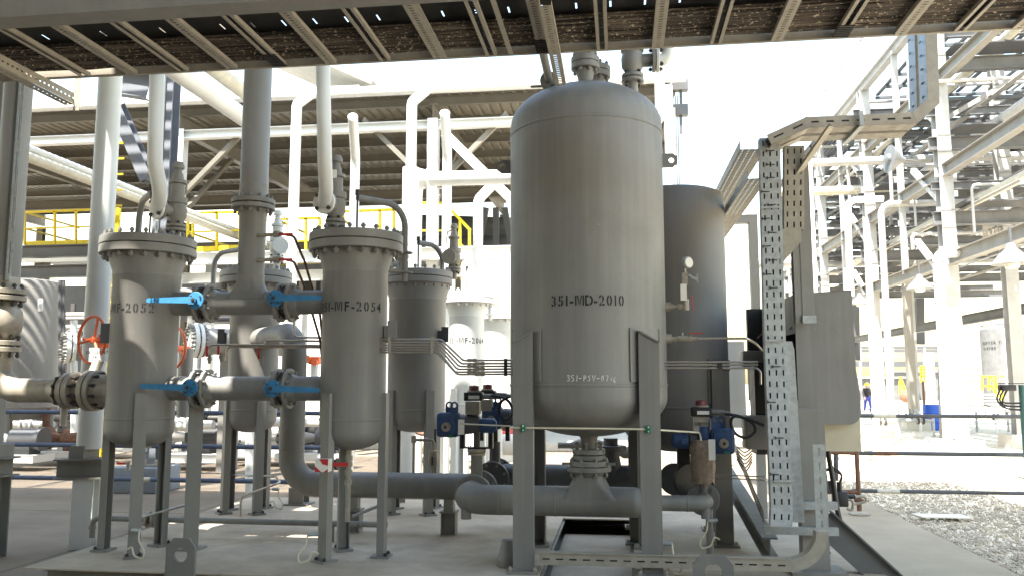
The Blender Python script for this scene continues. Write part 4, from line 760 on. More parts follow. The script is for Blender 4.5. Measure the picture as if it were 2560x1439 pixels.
# second tray behind-right, joining by a diagonal
B0,B1,B2=P(1972,625,6.52),P(1985,575,6.52),P(1986,365,6.52)
vtray('cable_tray','shorter slotted tray joining the tall tray by a diagonal piece',[B1,B2],(.15,0,0),-1,rows=3,m=galvd,pitch=.083,sl=.042,sw=.0115)
mb=MB(); p0=P(1947,668,6.505); mb.prism([(0,0),(0,.16),(.03,.3),(.18,.3),(.18,.2)],p0,(1,0,0),(0,0,1),-.003); mb.o('diagonal_joint',galvd,label='diagonal joint plate between the two slotted trays',cat='tray joint')
# overhead run: bend, horizontal to the right, then up
C0,C1,C2,C3=P(1924,345,Yv)+V((0,.05,.02)),P(2030,292,6.42),P(2280,292,6.42),P(2342,240,6.42)
def htray(label,y0,y1,depth,m,zoff=0,xs=0):
    t=T('cable_tray',label,'cable tray',P(2100,300,6.4)); y=(y0+y1)/2; W=abs(y1-y0)
    z=P(2100,318,6.42).z+zoff; xl,xr=P(2020,300,6.42).x+xs,P(2290,300,6.42).x+xs
    pts=[(P(1922,350,6.5).x+xs*2.2,y,z-.125),(xl,y,z),(xr,y,z),(xr+.17,y,z+.15),(xr+.185,y,z+.85)]
    pv=[V(p) for p in pts]; ns=[]
    for i in range(4): d=(pv[i+1]-pv[i]).normalized(); ns.append(V((-d.z,0,d.x)))
    mt=[ns[0]]+[(ns[i]+ns[i+1]).normalized()/max(.5,math.cos(ns[i].angle(ns[i+1])/2)) for i in range(3)]+[ns[3]]
    for i in range(4):
        a,b=pv[i],pv[i+1]
        MB().perf(a,b,(0,1,0),W,3,.045,.009,.09).o('slotted_base',m if i<3 else alu,t,sol=.003)
        MB().quad(a+V((0,-W*.45,0))+mt[i]*.042,b+V((0,-W*.45,0))+mt[i+1]*.042,b+V((0,W*.45,0))+mt[i+1]*.042,a+V((0,W*.45,0))+mt[i]*.042).o('cables',black,t,sol=.05)
    for yy in (y0,y1):
        f=MB(); vs=[]
        for p,q in zip(pv,mt): vs+=[V((p.x,yy,p.z)),V((p.x,yy,p.z))+q*depth]
        st=2 if yy==y0 else 0; f.add(vs[2*st:],[(2*i,2*i+2,2*i+3,2*i+1) for i in range(4-st)]).o('side_rail',m,t,sol=.003)
        if yy==y0:
            for i in (0,1):   # slotted near side: a run of real slots between plain mitred ends
                A,B,Cc,Dd=vs[2*i],vs[2*i+2],vs[2*i+3],vs[2*i+1]; n=max(2,int((B-A).length/.11)); g=MB(); rows_=(0,.42,.58,1)
                cut=[0]+sorted([x for k in range(n) for x in ((k+.25)/n,(k+.75)/n)])+[1]
                pt=lambda u,v:A.lerp(B,u).lerp(Dd.lerp(Cc,u),v)
                for a_ in range(len(cut)-1):
                    for b_ in range(3):
                        if b_==1 and a_%2==1: continue
                        g.quad(pt(cut[a_],rows_[b_]),pt(cut[a_+1],rows_[b_]),pt(cut[a_+1],rows_[b_+1]),pt(cut[a_],rows_[b_+1]))
                g.o('side_rail',m,t,weld=True,flat=True)
    a,b=V(pts[3]),V(pts[4]); MB().quad((a.x-depth,y0,a.z+.03),(b.x-depth,y0,b.z),(b.x-depth,y1,b.z),(a.x-depth,y1,a.z+.03)).o('cover',alu,t,sol=.003)
    for k in range(7): MB().cbox((a.x-depth-.003,y+(.0),a.z+.08+k*.11),(.004,.035,.012)).o('cover_slot',black,t)
    return t
htray('near overhead tray bending from the panel up to the rack',6.4,6.56,.085,galvd)
htray('far overhead tray beside the near one above the panel',6.62,6.78,.085,galvd,zoff=.0,xs=.0)
mb=MB(); a=P(2000,440,6.55); b=P(2085,318,6.3); mb.an(a,b,.055,.006); mb.o('bracket_strut',galvd,label='perforated diagonal angle strut under the overhead tray bend',cat='strut')
mb=MB(); 
for k in range(14): p=a.lerp(b,(k+.5)/14); mb.cbox(p+V((.025,-.0,.0)),(.02,.01,.012))
mb.o('strut_hole',black,bpy.data.objects['bracket_strut']) if False else None
x=P(2150,300,6.4).x; MB().bar((x,6.36,P(2100,318,6.42).z-.01),(x,6.85,P(2100,318,6.42).z-.01),.035,.02).bar((x,6.365,P(2100,318,6.42).z-.01),(x,6.365,P(2100,318,6.42).z+.1),.03,.02).o('tray_bracket',galv,label='small bracket wrapped under both overhead trays',cat='bracket')
# tray post ending on the panel face
pst=T('tray_post','grey channel post standing on the panel face behind the slotted trays','post',P(2015,800,6.82)); 
a=P(2021,808,6.86); b=P(2017,420,6.86); MB().ch((a.x-.045,6.87,a.z),(a.x-.045,6.87,b.z+.1),.09,.06,.006,up=(0,1,0)).box((a.x-.05,6.82,a.z),(a.x+.045,6.83,b.z+.1)).o('channel',grey2,pst); MB().box((a.x-.055,6.80,a.z),(a.x+.05,6.815,a.z+.06)).o('end_clip',galv,pst)
# trays running back towards the rear frame
for k,(px,py,wd_) in enumerate(((1868,398,.2),(1880,468,.16))):
    a=P(px,py,6.9); vv=[(a.x,6.6,a.z),(a.x,10.4,a.z)]
    t=T('cable_tray','%s perforated tray running back from the panel trays'%('upper','lower')[k],'cable tray',a); MB().perf(vv[0],vv[1],(1,0,0),wd_,4,.014,.012,.05).o('perforated_base',galvd,t,sol=.002)
    mb=MB()
    for s_ in (-1,1): mb.box((a.x+s_*wd_/2-.002,6.6,a.z),(a.x+s_*wd_/2+.002,10.4,a.z+.07))
    mb.o('side_rail',galv,t)
f=T('tray_support','grey support frame carrying the trays behind the rear drum','tray_support',P(1875,900,9.4)); a=P(1812,550,9.2); b=P(1885,548,9.2)  # frame that holds up the trays running back
MB().bar(a,b+V((.03,0,0)),.1,.09).o('beam',cool,f); MB().box((b.x-.06,9.15,.2),(b.x+.03,9.25,b.z-.046)).o('post',cool,f)
# cross channels from the panel post to the tray and the bent slotted duct along the skid front
for zz,x0_,lb in ((P(2000,1262,6.55).z,P(1984,1262,6.55).x,'upper'),(P(2000,1326,6.55).z,P(1912,1326,6.55).x,'lower')): MB().box((x0_,6.535,zz-.028),(1.6,6.59,zz+.028)).o('cross_channel',galv,label='%s galvanised channel clamped across the panel post'%lb,cat='channel')
dt=T('cable_duct','galvanised slotted cable duct along the skid front turning up at the post','cable duct',(.4,6.3,.25)); zd=.335; yd=6.32
xs0,xe=-.62,1.19
MB().box((xs0,yd+.012,zd-.04),(xe,yd+.015,zd+.04)).o('cables',black,dt); MB().perf((xs0,yd,zd),(xe,yd,zd),(0,0,1),.085,1,.055,.011,.1).o('slotted_side',galvd,dt,sol=.003); MB().box((xs0,yd+.005,zd+.036),(xe,yd+.1,zd+.0425)).box((xs0,yd-.012,zd+.0425),(xe,yd+.004,zd+.05)).o('top_flange',galvd,dt)
mb=MB(); n=12; R_=.2; vs=[];fs=[]
cx_,cz_=xe,zd+R_+.0425
for k in range(n+1):
    th=pi/2*k/n
    for rr in (R_,R_+.085): vs.append((cx_+rr*math.sin(th),yd,cz_-rr*math.cos(th)))
for k in range(n): fs.append((2*k,2*k+1,2*k+3,2*k+2))
mb.add(vs,fs).o('bend',galvd,dt,sol=.003)
mb=MB()
for k in range(n):
    th=pi/2*k/n; t2=pi/2*(k+1)/n; mb.quad((cx_+R_*math.sin(th),yd,cz_-R_*math.cos(th)),(cx_+R_*math.sin(t2),yd,cz_-R_*math.cos(t2)),(cx_+R_*math.sin(t2),yd+.1,cz_-R_*math.cos(t2)),(cx_+R_*math.sin(th),yd+.1,cz_-R_*math.cos(th)))
mb.o('bend_flange',galvd,dt,sol=.003)
MB().perf((xe+R_+.0425,yd,cz_),(xe+R_+.0425,yd,1.2),(1,0,0),.085,1,.055,.011,.1).o('rising_side',galv,dt,sol=.003)
MB().ib((P(1830,1215,8.6).x,9.6,.75),(1.15,6.85,.36),.15,.12,.012,.01).o('sloping_beam',grey2,label='long sloping steel beam behind the slotted tray',cat='beam')
MB().perf((P(1845,1180,8.6).x+.1,9.6,.95),(1.12,6.9,.58),(0,0,1),.1,1,.05,.012,.09).o('slotted_tray',galvd,label='slotted tray running back along the skid from the tall tray',cat='cable tray',sol=.003)
# ================================================================ OVERHEAD TRAY DECK
ZD=3.93; YF=5.50; YN=4.60
gd=T('overhead_girder','large grey steel girder across the top of the view','girder',(-2,4.3,ZD)); xl,xr=-7.5,4.2
MB().sect([(.16,0),(.16,.012),(.02,.03),(.014,.04),(.014,.5),(0,.5),(0,0)],(xr,4.48,ZD),(xl,4.48,ZD)).o('girder_beam',grey2,gd)
dk=[('far_tray',5.02,YF,cablem),('near_tray',4.5,4.98,blackt)]
ft=T('far_cable_tray','long tray of dusty brown cables above the drums','cable tray',(-1,5.25,ZD)); MB().box((xl,5.055,ZD+.062),(xr,5.47,ZD+.07)).o('cable_bed',cablem,ft,flat=True)
rcab=random.Random(21)
for k in range(17):
    yy=5.075+k*.0235; rr=rcab.uniform(.007,.012); pp=[]
    for j in range(40): pp.append((xl+(xr-xl)*j/39,yy+rcab.uniform(-.007,.007),ZD+.061-rr+rcab.uniform(-.004,.003)))
    MB().tube(pp,rr,7).o('cable',cablem,ft)
MB().box((xl,YF-.02,ZD-.002),(xr,YF+.004,ZD+.004)).o('edge_lip',galvd,ft); MB().box((xl,YF-.004,ZD+.005),(xr,YF,ZD+.075)).o("side_rail",galvd,ft);
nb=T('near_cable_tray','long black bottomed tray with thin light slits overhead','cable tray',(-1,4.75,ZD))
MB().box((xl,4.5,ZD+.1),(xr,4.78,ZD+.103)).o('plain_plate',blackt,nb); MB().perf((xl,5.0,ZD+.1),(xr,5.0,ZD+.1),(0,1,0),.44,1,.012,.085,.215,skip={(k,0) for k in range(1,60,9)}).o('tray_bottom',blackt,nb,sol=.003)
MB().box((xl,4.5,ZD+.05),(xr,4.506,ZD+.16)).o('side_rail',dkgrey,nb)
def strut(x,kind,label,y0=4.637,y1=YF-.012,z=ZD,wrapn=0,par=None):
    t=T('strut_channel',label,'strut channel',(x,(y0+y1)/2,z),'strut channels under the overhead trays'); w_=.078
    if kind=='perf':
        MB().perf((x,y0,z),(x,y1,z),(1,0,0),w_,1,.014,.026,.035).o('slotted_face',galvd,t,sol=.003)
        MB().box((x-w_/2,y0,z+.003),(x-w_/2+.003,y1,z+.03)).box((x+w_/2-.003,y0,z+.003),(x+w_/2,y1,z+.03)).o('flanges',galvd,t)
    elif kind=='open':
        MB().box((x-w_/2,y0,z),(x-w_/2+.022,y1,z+.006)).box((x+w_/2-.022,y0,z),(x+w_/2,y1,z+.006)).box((x-w_/2,y0,z+.006),(x-w_/2+.003,y1,z+.03)).box((x+w_/2-.003,y0,z+.006),(x+w_/2,y1,z+.03)).o('lips',galvd,t)
        MB().perf((x,y0,z+.03),(x,y1,z+.03),(1,0,0),w_-.008,1,.014,.026,.035).o('slotted_back',dkgrey,t,sol=.002)
    else: MB().box((x-.016,y0,z),(x+.016,y1,z+.006)).o('flat_bar',galvd,t)
    if wrapn:
        mb=MB()
        for k in range(wrapn): y=y1-.03-k*.028; mb.bar((x-w_/2-.012,y,z-.004),(x+w_/2+.012,y+.006,z-.004),.009,.01)
        mb.o('cable_tie',black,t)
sx=[(205,185,'open',0),(322,178,'perf',0),(450,170,'open',0),(575,165,'perf',0),(700,160,'open',8),(828,155,'perf',0),(965,150,'open',0),(1100,145,'perf',0),(1117,146,'flat',0),(1232,138,'open',0),(1281,136,'flat',0),(1365,135,'perf',8),(1510,123,'open',0),(1648,118,'perf',0),(1795,105,'open',0),(1948,97,'perf',0),(2105,90,'open',7),(2258,82,'perf',0),(2410,72,'open',0),(2556,66,'perf',0)]
nth=['first','second','third','fourth','fifth','sixth','seventh','eighth','ninth','tenth','eleventh','twelfth','thirteenth','fourteenth','fifteenth','sixteenth','seventeenth','eighteenth','nineteenth','twentieth']
kd={'perf':'slotted closed','open':'open twin lipped','flat':'thin flat'}
for i,(px,py,k,w_) in enumerate(sx):
    strut(G(px-4,py,ZD).x,k,'%s %sstrut, %s from the left under the overhead trays'%(kd[k],'cable tied ' if w_ else '',nth[i]),wrapn=w_)
strut(G(1402,212,ZD-.06).x,'perf','slotted strut sticking out past the tray edge over the drum',y1=G(1402,214,ZD-.06).y,z=ZD-.06)
# hanging bracket at upper left: pair of slotted angles and an upright
hb=T('strut_bracket','hanging slotted strut bracket at the upper left corner','bracket',G(180,262,3.78)); a=G(-40,135,3.80); b=G(183,262,3.80); x=b.x
MB().perf((x-.03,4.5,3.80),(x-.03,b.y,3.80),(1,0,0),.085,1,.02,.014,.045).o('lower_face',galvd,hb,sol=.003); MB().perf((x+.014,4.5,3.845),(x+.014,b.y,3.845),(0,0,1),.085,1,.02,.014,.045).o('side_face',galvd,hb,sol=.003)
MB().perf((x+.05,b.y-.03,3.74),(x+.05,b.y-.03,4.1),(1,0,0),.05,1,.02,.014,.045).o('upright',galvd,hb,sol=.003)
# unseen deck added overhead to shade the skid; its openings place the sun patches
ur=T('overhead_shade','unseen plate deck added overhead to shade the skid','shade plate',(-4,0,8.9)); fm=MB()
YE=7.8; ZR=9.0
cuts=[]
def hole(px,py,z=None,Y=None,w_=.3,h=.3):  # opens the shade deck along the sun's line to light a chosen spot
    p=G(px,py,z) if Y is None else P(px,py,Y); q=p+SDIR*((ZR-p.z)/SDIR.z); cuts.append((q.x-w_/2,q.x+w_/2,q.y-h/2,q.y+h/2))
for a in [(500,1318,.22,None,1.0,.5),(625,1345,.22,None,.75,.28),(762,1340,.22,None,.3,.15),(655,885,None,8.66,.45,.2),(640,925,None,8.66,.12,.2),(225,1335,None,7.74,.22,.45),(270,470,None,7.74,.16,.5),(262,330,None,7.74,.12,.3),(40,1431,0,None,1.6,.12),(300,1312,.22,None,.2,.2),(690,1060,None,8.7,.2,.2)]:
    hole(*a)
xs=sorted({-24.,2.9}|{c[i] for c in cuts for i in (0,1)}); ys=sorted({-6.,YE}|{c[i] for c in cuts for i in (2,3)})
for i in range(len(xs)-1):
    for j in range(len(ys)-1):
        mx_,my_=(xs[i]+xs[i+1])/2,(ys[j]+ys[j+1])/2
        if any(c[0]<mx_<c[1] and c[2]<my_<c[3] for c in cuts): continue
        fm.quad((xs[i],ys[j],ZR),(xs[i+1],ys[j],ZR),(xs[i+1],ys[j+1],ZR),(xs[i],ys[j+1],ZR))
fm.quad((.4,YE,ZR),(3.7,YE,ZR),(3.7,10.6,ZR),(.4,10.6,ZR)); fm.quad((2.9,-6,ZR),(3.7,-6,ZR),(3.7,YE,ZR),(2.9,YE,ZR)); fm.o('shade_plate',dkgrey,ur,flat=True)
mb=MB()
for k in range(41): mb.box((-16,YE+.02+k*.15,ZR-.03),(-5.9,YE+.097+k*.15,ZR))
for x in (-16,-11,-5.9): mb.box((x-.05,YE+.02,ZR-.09),(x+.05,14,ZR-.031))
mb.o('shade_slats',dkgrey,ur)  # slats added to thin the sunlight over the left ground
mb=MB()
for x in (-14,-8,-2,2.8): mb.ib((x,-5.9,ZR-.2),(x,YE-.05,ZR-.2),.35,.2)
mb.o('shade_beam',dkgrey,ur)
for x in (-14,2.7):
    for y in (-3,): MB().ib((x,y,0),(x,y,ZR-.38),.3,.3,up=(0,1,0)).o('column',grey2,ur)
# unseen dark block added behind the camera to cut the fill light
bw=T('fill_blocker','unseen dark block added behind the camera to cut fill light','building',(-6,-9,0)); MB().box((-24,-14,-.03),(8.5,-8,9.3)).o('wall',dkgrey,bw,flat=True)
# ================================================================ LEFT PIPING
ix=P(30,450,7).x; hzL=P(110,975,7).z
ip=T('inlet_piping','weathered steel pipe with round valve and elbow at the left edge','pipe',(ix,7,0)); zf1=P(12,738,7).z; zf2=P(8,865,7).z; zbv=P(5,805,7).z
MB().cyl((ix,7,zf1+.06),(ix,7,6.2),.125,28).o('riser',cool,ip)
MB().lathe((ix,7,0),(0,0,1),[(.16,zf1+.05),(.135,zf1+.1),(.13,zf1+.14),(.13,zf1+.16),(.125,zf1+.17)],28).o('weld_neck',raw,ip)
for z in (zf1+.03,zf1-.03,zf2+.03,zf2-.03):
    f=MB().disc((ix,7,z),(0,0,1),.19 if z>zbv else .175,.045,36).o('flange',raw,ip)
    if z in (zf1+.03,zf2+.03): bolts(f,(ix,7,z-.03),(0,0,1),.15,10,.19,.02,stud)
MB().lathe((ix,7,0),(0,0,1),[(.1,zf2+.05),(.13,zf2+.09),(.165,zbv-.08),(.178,zbv),(.165,zbv+.1),(.13,zf1-.09),(.1,zf1-.05)],32).o('ball_body',raw,ip)
x1=P(180,975,7.05).x; x2=P(243,975,7.1).x
MB().tube(rnd([(ix,7,zf2-.05),(ix,7,hzL),(x1-.06,7,hzL)],.22,10),.11,28).lathe((x1-.05,7,hzL),(1,0,0),[(.112,-.1),(.117,-.09),(.117,-.07),(.14,-.02)],28).o('elbow_run',raw,ip)
for x,R_ in ((x1,.165),(x1+.06,.17),(x2,.185),(x2+.06,.185)):
    f=MB().disc((x,7,hzL),(1,0,0),R_,.045,36).o('flange',raw,ip)
    if x in (x1,x2): bolts(f,(x+.03,7,hzL),(1,0,0),R_*.83,10,.2,.019,stud)
MB().lathe((x1+.08,7,hzL),(1,0,0),[(.09,0),(.1,.05),(.14,x2-x1-.14),(.16,x2-x1-.1)],28).cyl((x2+.06,7,hzL),(x2+.5,7,hzL),.15,28).o('valve_body',raw,ip)
MB().cyl((x2-.25,7,hzL-.1),(x2-.25,7,hzL-.32),.03,12).o('drain_nipple',raw,ip)
# slotted cover on the riser
sp=T('slotted_cover','narrow slotted channel in front of the left edge riser','channel',(ix-.03,6.86,1.9)); a=P(20,700,6.86); b=P(52,150,6.86)
MB().perf((a.x,6.86,a.z),(a.x,6.86,b.z),(1,0,0),.06,1,.3,.016,.36).o('slotted_face',galv,sp,sol=.003); MB().box((a.x-.07,6.88,a.z),(a.x-.04,6.92,b.z)).o('conduit',dkgrey,sp)
MB().box((ix-.5,7.3,0),(ix-.3,7.5,5.5)).o('steel_post',cool,label='plain steel post cut by the left picture edge',cat='post')
# handwheel valve
hw=T('handwheel_valve','gate valve with large orange spoked handwheel left of 351-MF-2052','valve',P(235,920,7.25)); c=P(230,848,7.25); ax=V((-.45,-1,.0)).normalized(); R_=.222
MB().ring(c,ax,R_,.0145,44,8).o('wheel_rim',orange,hw); d_,a_,b_=frame(ax); hub=c-ax*.02
mb=MB(); mb.cyl(hub-ax*.06,hub+ax*.03,.03,14).tube([hub+ax*.02,hub+ax*.1],.012,8).ball(hub+ax*.1,.016,10)
for k in range(3): th=2*pi*k/3+1.95; mb.tube([hub,c+a_*(R_*math.cos(th))+b_*(R_*math.sin(th))],.012,8)
mb.o('spokes',orange,hw); MB().bbox(c-ax*.12+V((.07,0,-.02)),(.2,.12,.16),.02).o('gearbox',orange,hw)
pl=MB(); q=P(247,886,7.2); pl.cbox(q,(.16,.06,.13)); pl.o('yoke_plate',white,hw)
lettering(hw,'351-520-07',lambda u,v:V((q.x+u,q.y-.032,q.z+.022+v)),.026,ink,stencil=False,name='marker_text'); lettering(hw,'TB',lambda u,v:V((q.x-.02+u,q.y-.032,q.z-.025+v)),.026,ink,stencil=False,name='marker_text')
MB().cyl(q-V((0,0,.06)),(q.x,7.1,hzL+.1),.05,14).o('bonnet',raw,hw)
h2=T('handwheel_valve','second orange handwheel peeking out right of 351-MF-2052','valve',P(440,865,10)); c=P(432,868,10); MB().ring(c,(-.5,-1,0),.27,.019,40,8).o('wheel_rim',orange,h2); d_,a_,b_=frame((-.5,-1,0)); mb=MB()
for k in range(3): th=2*pi*k/3+1.4; mb.tube([c,c+a_*(.27*math.cos(th))+b_*(.27*math.sin(th))],.013,8)
mb.cyl(c+V((0,-.04,0)),c+V((0,.4,0)),.035,12); mb.o('spokes',orange,h2); MB().cyl(c+V((0,.35,0)),c+V((0,.35,-.9)),.09,14).o('yoke',cool,h2)
# white standpipe on bracket post
wp=T('white_standpipe','thick white standpipe on a bracket post behind 351-MF-2052','pipe',(-5.37,7.85,0)); 
MB().cyl((-5.37,7.85,.98),(-5.37,7.85,6.5),.118,32).o('pipe_run',white,wp)
MB().cbox((-5.42,7.85,.95),(.16,.26,.13)).o('shoe',grey2,wp); MB().ib((-5.62,7.72,.79),(-5.2,7.86,.79),.2,.24,.016,.012).o('bracket_beam',grey2,wp)
MB().ib((-5.37,7.84,0),(-5.37,7.84,.69),.2,.2,.014,.01,up=(.3,-1,0)).o('post',white,wp)
w2=T('bracket_post','steel bracket post at the left edge under the inlet pipe','pipe support',P(0,1300,7.3)); x=P(5,1140,7.3).x; MB().ib((x-.3,7.3,.85),(x+.12,7.3,.85),.18,.2).o('bracket_beam',grey2,w2); MB().ib((x-.05,7.3,0),(x-.05,7.3,.76),.2,.18,up=(0,1,0)).o('post',grey2,w2); MB().cbox((x-.02,7.3,1.0),(.13,.2,.12)).o('shoe',grey2,w2)
# steel column on blue plinth
pc=T('plinth_column','blue-grey steel column on a painted concrete plinth behind 351-MF-2052','column',(-7.25,11.95,0)); cx,cy=P(378,1180,12).x,12.0
MB().bbox((cx-.1,cy,.19),(.78,.7,.38),.02).o('plinth',concb,pc); bp=MB().cbox((cx,cy,.395),(.5,.45,.03)).o('base_plate',cool,pc)
for sx in (-.18,.0,.18): bolt(bp,(cx+sx,cy-.17,.43),(0,0,1),.09,.022,galvd)
MB().ib((cx,cy,.41),(cx,cy,8.2),.24,.24,.016,.012,up=(.0,1,0)).o('column',bluest,pc); MB().cyl((cx-.02,cy-.14,.6),(cx-.02,cy-.14,8),.03,10).o('conduit',galv,pc)
a,b=P(290,260,12),P(372,452,12); MB().ib(a,b,.2,.2,.014,.01,up=(0,1,0)).o('brace',bluest,pc); MB().ib(P(290,205,12),P(372,218,12),.42,.2,.02,.012).o('beam',bluest,pc); MB().bar(P(296,298,12.2),P(350,425,12.2),.09,.09).o('brace',dkgrey,pc)
mb=MB(); c=P(305,1157,11.2); t=T('ball_valve','red lever cock on the plinth edge','small valve',c); MB().cbox(c,(.16,.02,.035)).o('handle',red,t); MB().cyl(c+V((.1,0,-.1)),c+V((.1,0,.03)),.03,10).o('valve_body',raw,t)
# ================================================================ RAILS (three blue scaffold rails behind the skid)
for k,z in enumerate((1.22,.75,.28)):
    t=T('guard_rail','%s of three dark blue guard rails behind the filters'%('top','middle','bottom')[k],'guard rail',(-7,11.1,z),'guard rails around the skid')
    MB().cyl((-15,11.1,z),(-3.62,11.1,z),.032,12).o('rail_tube',rail,t)
    for x in (-9.7,-6.9): MB().cyl((x,11.1,z),(x+.28,11.1,z),.0335,12).o('worn_patch',cream,t)
for k,z in enumerate((1.225,.755,.285)):
    t=T('guard_rail','%s of three grey guard rails beyond the panel at right'%('top','middle','bottom')[k],'guard rail',(4.3,11.1,z),'guard rails at right')
    MB().cyl((2.9,11.1,z),(5.75,11.1,z),.024 if k!=1 else .027,12).o('rail_tube',railr,t)
    for x in (3.2,4.95): MB().cyl((x,11.1,z),(x+.27,11.1,z),.0285,12).o('worn_patch',cream if k!=1 else rust,t)
rp=T('rail_post','rusty scaffold post on a small base plate at the concrete edge','post',(2.95,11.0,0))
MB().cyl((2.95,11.0,.05),(2.95,11.0,1.35),.03,12).cyl((2.95,11,.16),(2.95,11,.2),.06,12).cyl((2.95,11,.8),(2.95,11,.9),.045,10).o('tube',rust,rp); MB().disc((2.95,11.0,.012),(0,0,1),.13,.02,16).o('base_plate',raw,rp)
MB().tube([(2.95,11,.93),(2.4,12.3,1.0)],.03,10).tube([(2.95,11,.77),(2.3,11,.77)],.03,10).tube([(2.95,11,.28),(2.35,11.0,.28)],.03,10).o('cross_tube',rust,rp)
MB().cyl(P(2090,1200,12)*1,P(2090,1000,12),.035,10).o('scaffold_post',railr,label='grey scaffold upright seen below the beige enclosure',cat='post')
tpst=T('teal_post','teal painted post carrying black cable boxes at the right edge','post',(P(2573,1200,10.5).x,10.5,0)); x=tpst.location.x; MB().cyl((x,10.5,0),(x,10.5,1.62),.045,14).o('tube',teal,tpst); 
c=P(2518,968,10.5); MB().bbox(c,(.16,.12,.07),.01).cyl(c+V((-.1,0,0)),c+V((-.02,0,0)),.03,10).bar(c+V((-.1,0,.05)),c+V((.2,0,.05)),.03,.01).o('cable_box',black,tpst)
for k in range(3): cable('black_cable','',[c+V((-.08+.04*k,0,-.02)),c+V((-.12+.03*k,0,-.14)),c+V((-.03,0,-.24+.03*k)),c+V((.16,0,-.26+.04*k))],.011,black,tpst)
# ================================================================ SHELTER
Y1,Y2=18.,29.5; ze=P(880,246,Y1).z; XL,XR=-30.,P(1700,200,Y1).x
sh=T('open_shelter','open sided steel shelter with beige corrugated roof behind the filters','shelter',(-10,24,0))
n=int((XR-XL)/.25); prof=[]; 
for k in range(n): x=XL+k*.25; prof+=[(x,0),(x+.14,0),(x+.17,.045),(x+.22,.045)]
vs=[(x,Y1-.15,ze+z) for x,z in prof]+[(x,Y2+.3,ze+z+.25) for x,z in prof]; N=len(prof)
MB().add(vs,[(i,i+1,N+i+1,N+i) for i in range(N-1)]).o('roof_sheet',roofm,sh,flat=True,sol=.004)
for k in range(8):
    y=Y1+.15+k*1.63; MB().sect(cpoly(.22,.08,.012),(XL,y,ze-.13+.021*(y-Y1)),(XR-.1,y,ze-.13+.021*(y-Y1))).o('purlin',roofs,sh)
zg=P(880,232,Y1-.35).z; gt_=MB().sect([(-.12,-.06),(-.06,-.095),(.06,-.095),(.12,-.06),(.12,.09),(.1,.09),(.1,.0),(-.1,.0),(-.1,.09),(-.12,.09)],(XL,Y1-.35,zg),(XR+.1,Y1-.35,zg)).o('gutter',white,sh)
fx=[P(1082,500,Y1).x+6.2*k for k in (-4,-3,-2,-1,0)]+[P(1676,300,Y1).x]
for i,x in enumerate(fx):
    MB().ib((x,Y1+.0,.1),(x,Y1+.0,ze-.6),.24,.24,.016,.012,up=(0,1,0)).o('column',white,sh); MB().ib((x,Y2,.1),(x,Y2,ze-.5),.24,.24,up=(0,1,0)).o('column',roofs,sh)
    MB().ib((x,Y1-.1,ze-.46),(x,Y2+.2,ze-.22),.42,.2,.018,.012).o('rafter',roofs,sh)
    for s_ in (-1,1):
        if i<5: MB().bar((x,Y1+.1,ze-2.2),(x+s_*1.7,Y1+.1,ze-.5),.11,.11).o('knee_brace',roofs,sh)
    MB().bar((x,Y1+.2,ze-2.6),(x,Y1+2.6,ze-.6),.1,.1).o('knee_brace',roofs,sh)
zbm=P(800,325,Y1).z; MB().ib((XL,Y1,zbm),(XR-.2,Y1,zbm),.2,.2).o('eaves_beam',white,sh)
MB().ib((XL,Y1+5.7,ze-1.0),(XR-.3,Y1+5.7,ze-1.0),.3,.2).o('crane_beam',roofs,sh); MB().ib((XL,Y2,ze-1.5),(XR-.3,Y2,ze-1.5),.45,.2).o('crane_beam',roofs,sh)
MB().bar(P(1112,335,Y1-.2),P(1330,550,Y1-.2),.2,.2).o('diagonal_brace',white,sh); MB().bar(P(1020,260,24),P(1190,345,24),.15,.15).o('diagonal_brace',roofs,sh)
for a,b,Y in (((1150,420),(1270,470),27),((720,450),(900,470),27),((200,330),(330,520),26)): MB().bar(P(*a,Y),P(*b,Y),.14,.14).o('diagonal_brace',roofs,sh)
# rear dark wall and large ducts under the right half of the roof
MB().box((P(1130,560,27).x,27.6,2.5),(P(1330,560,27).x,27.8,6.6)).o('rear_cladding',roofs,sh)
t=T('duct','big dark duct lying under the shelter roof beside the stairs','duct',P(1130,600,24)); MB().cyl(P(1040,565,24),P(1330,575,24),.35,24).cyl(P(1060,615,23),P(1330,612,23),.3,24).o('duct_run',dkgrey,t)
for px in (1215,1240,1262): MB().bar(P(px,520,22),P(px+ (px-1240),650,22),.16,.16).o('dark_support',dkgrey,label={1215:'left',1240:'middle',1262:'right'}[px]+' dark support under the roof left of the drum',cat='support')
MB().cbox(P(1262,677,20),(.35,.1,.16)).o('rack_box',black,label='black box with white labels at the edge of the big drum',cat='box')
# gable roof of another building above the eaves
g=T('far_building','white building with a grey gable roof edge above the shelter','building',P(800,300,34)); a,b=P(780,150,34),P(930,206,34); MB().box((a.x-8,34,0),(b.x-.6,40,b.z-.1)).o('wall',white,g); MB().sect([(-3,-.1),(3,-.1),(3,.1),(-3,.1)],a+V((-6,3,3.1)),b+V((0,3,0))).o('roof',cool,g); 
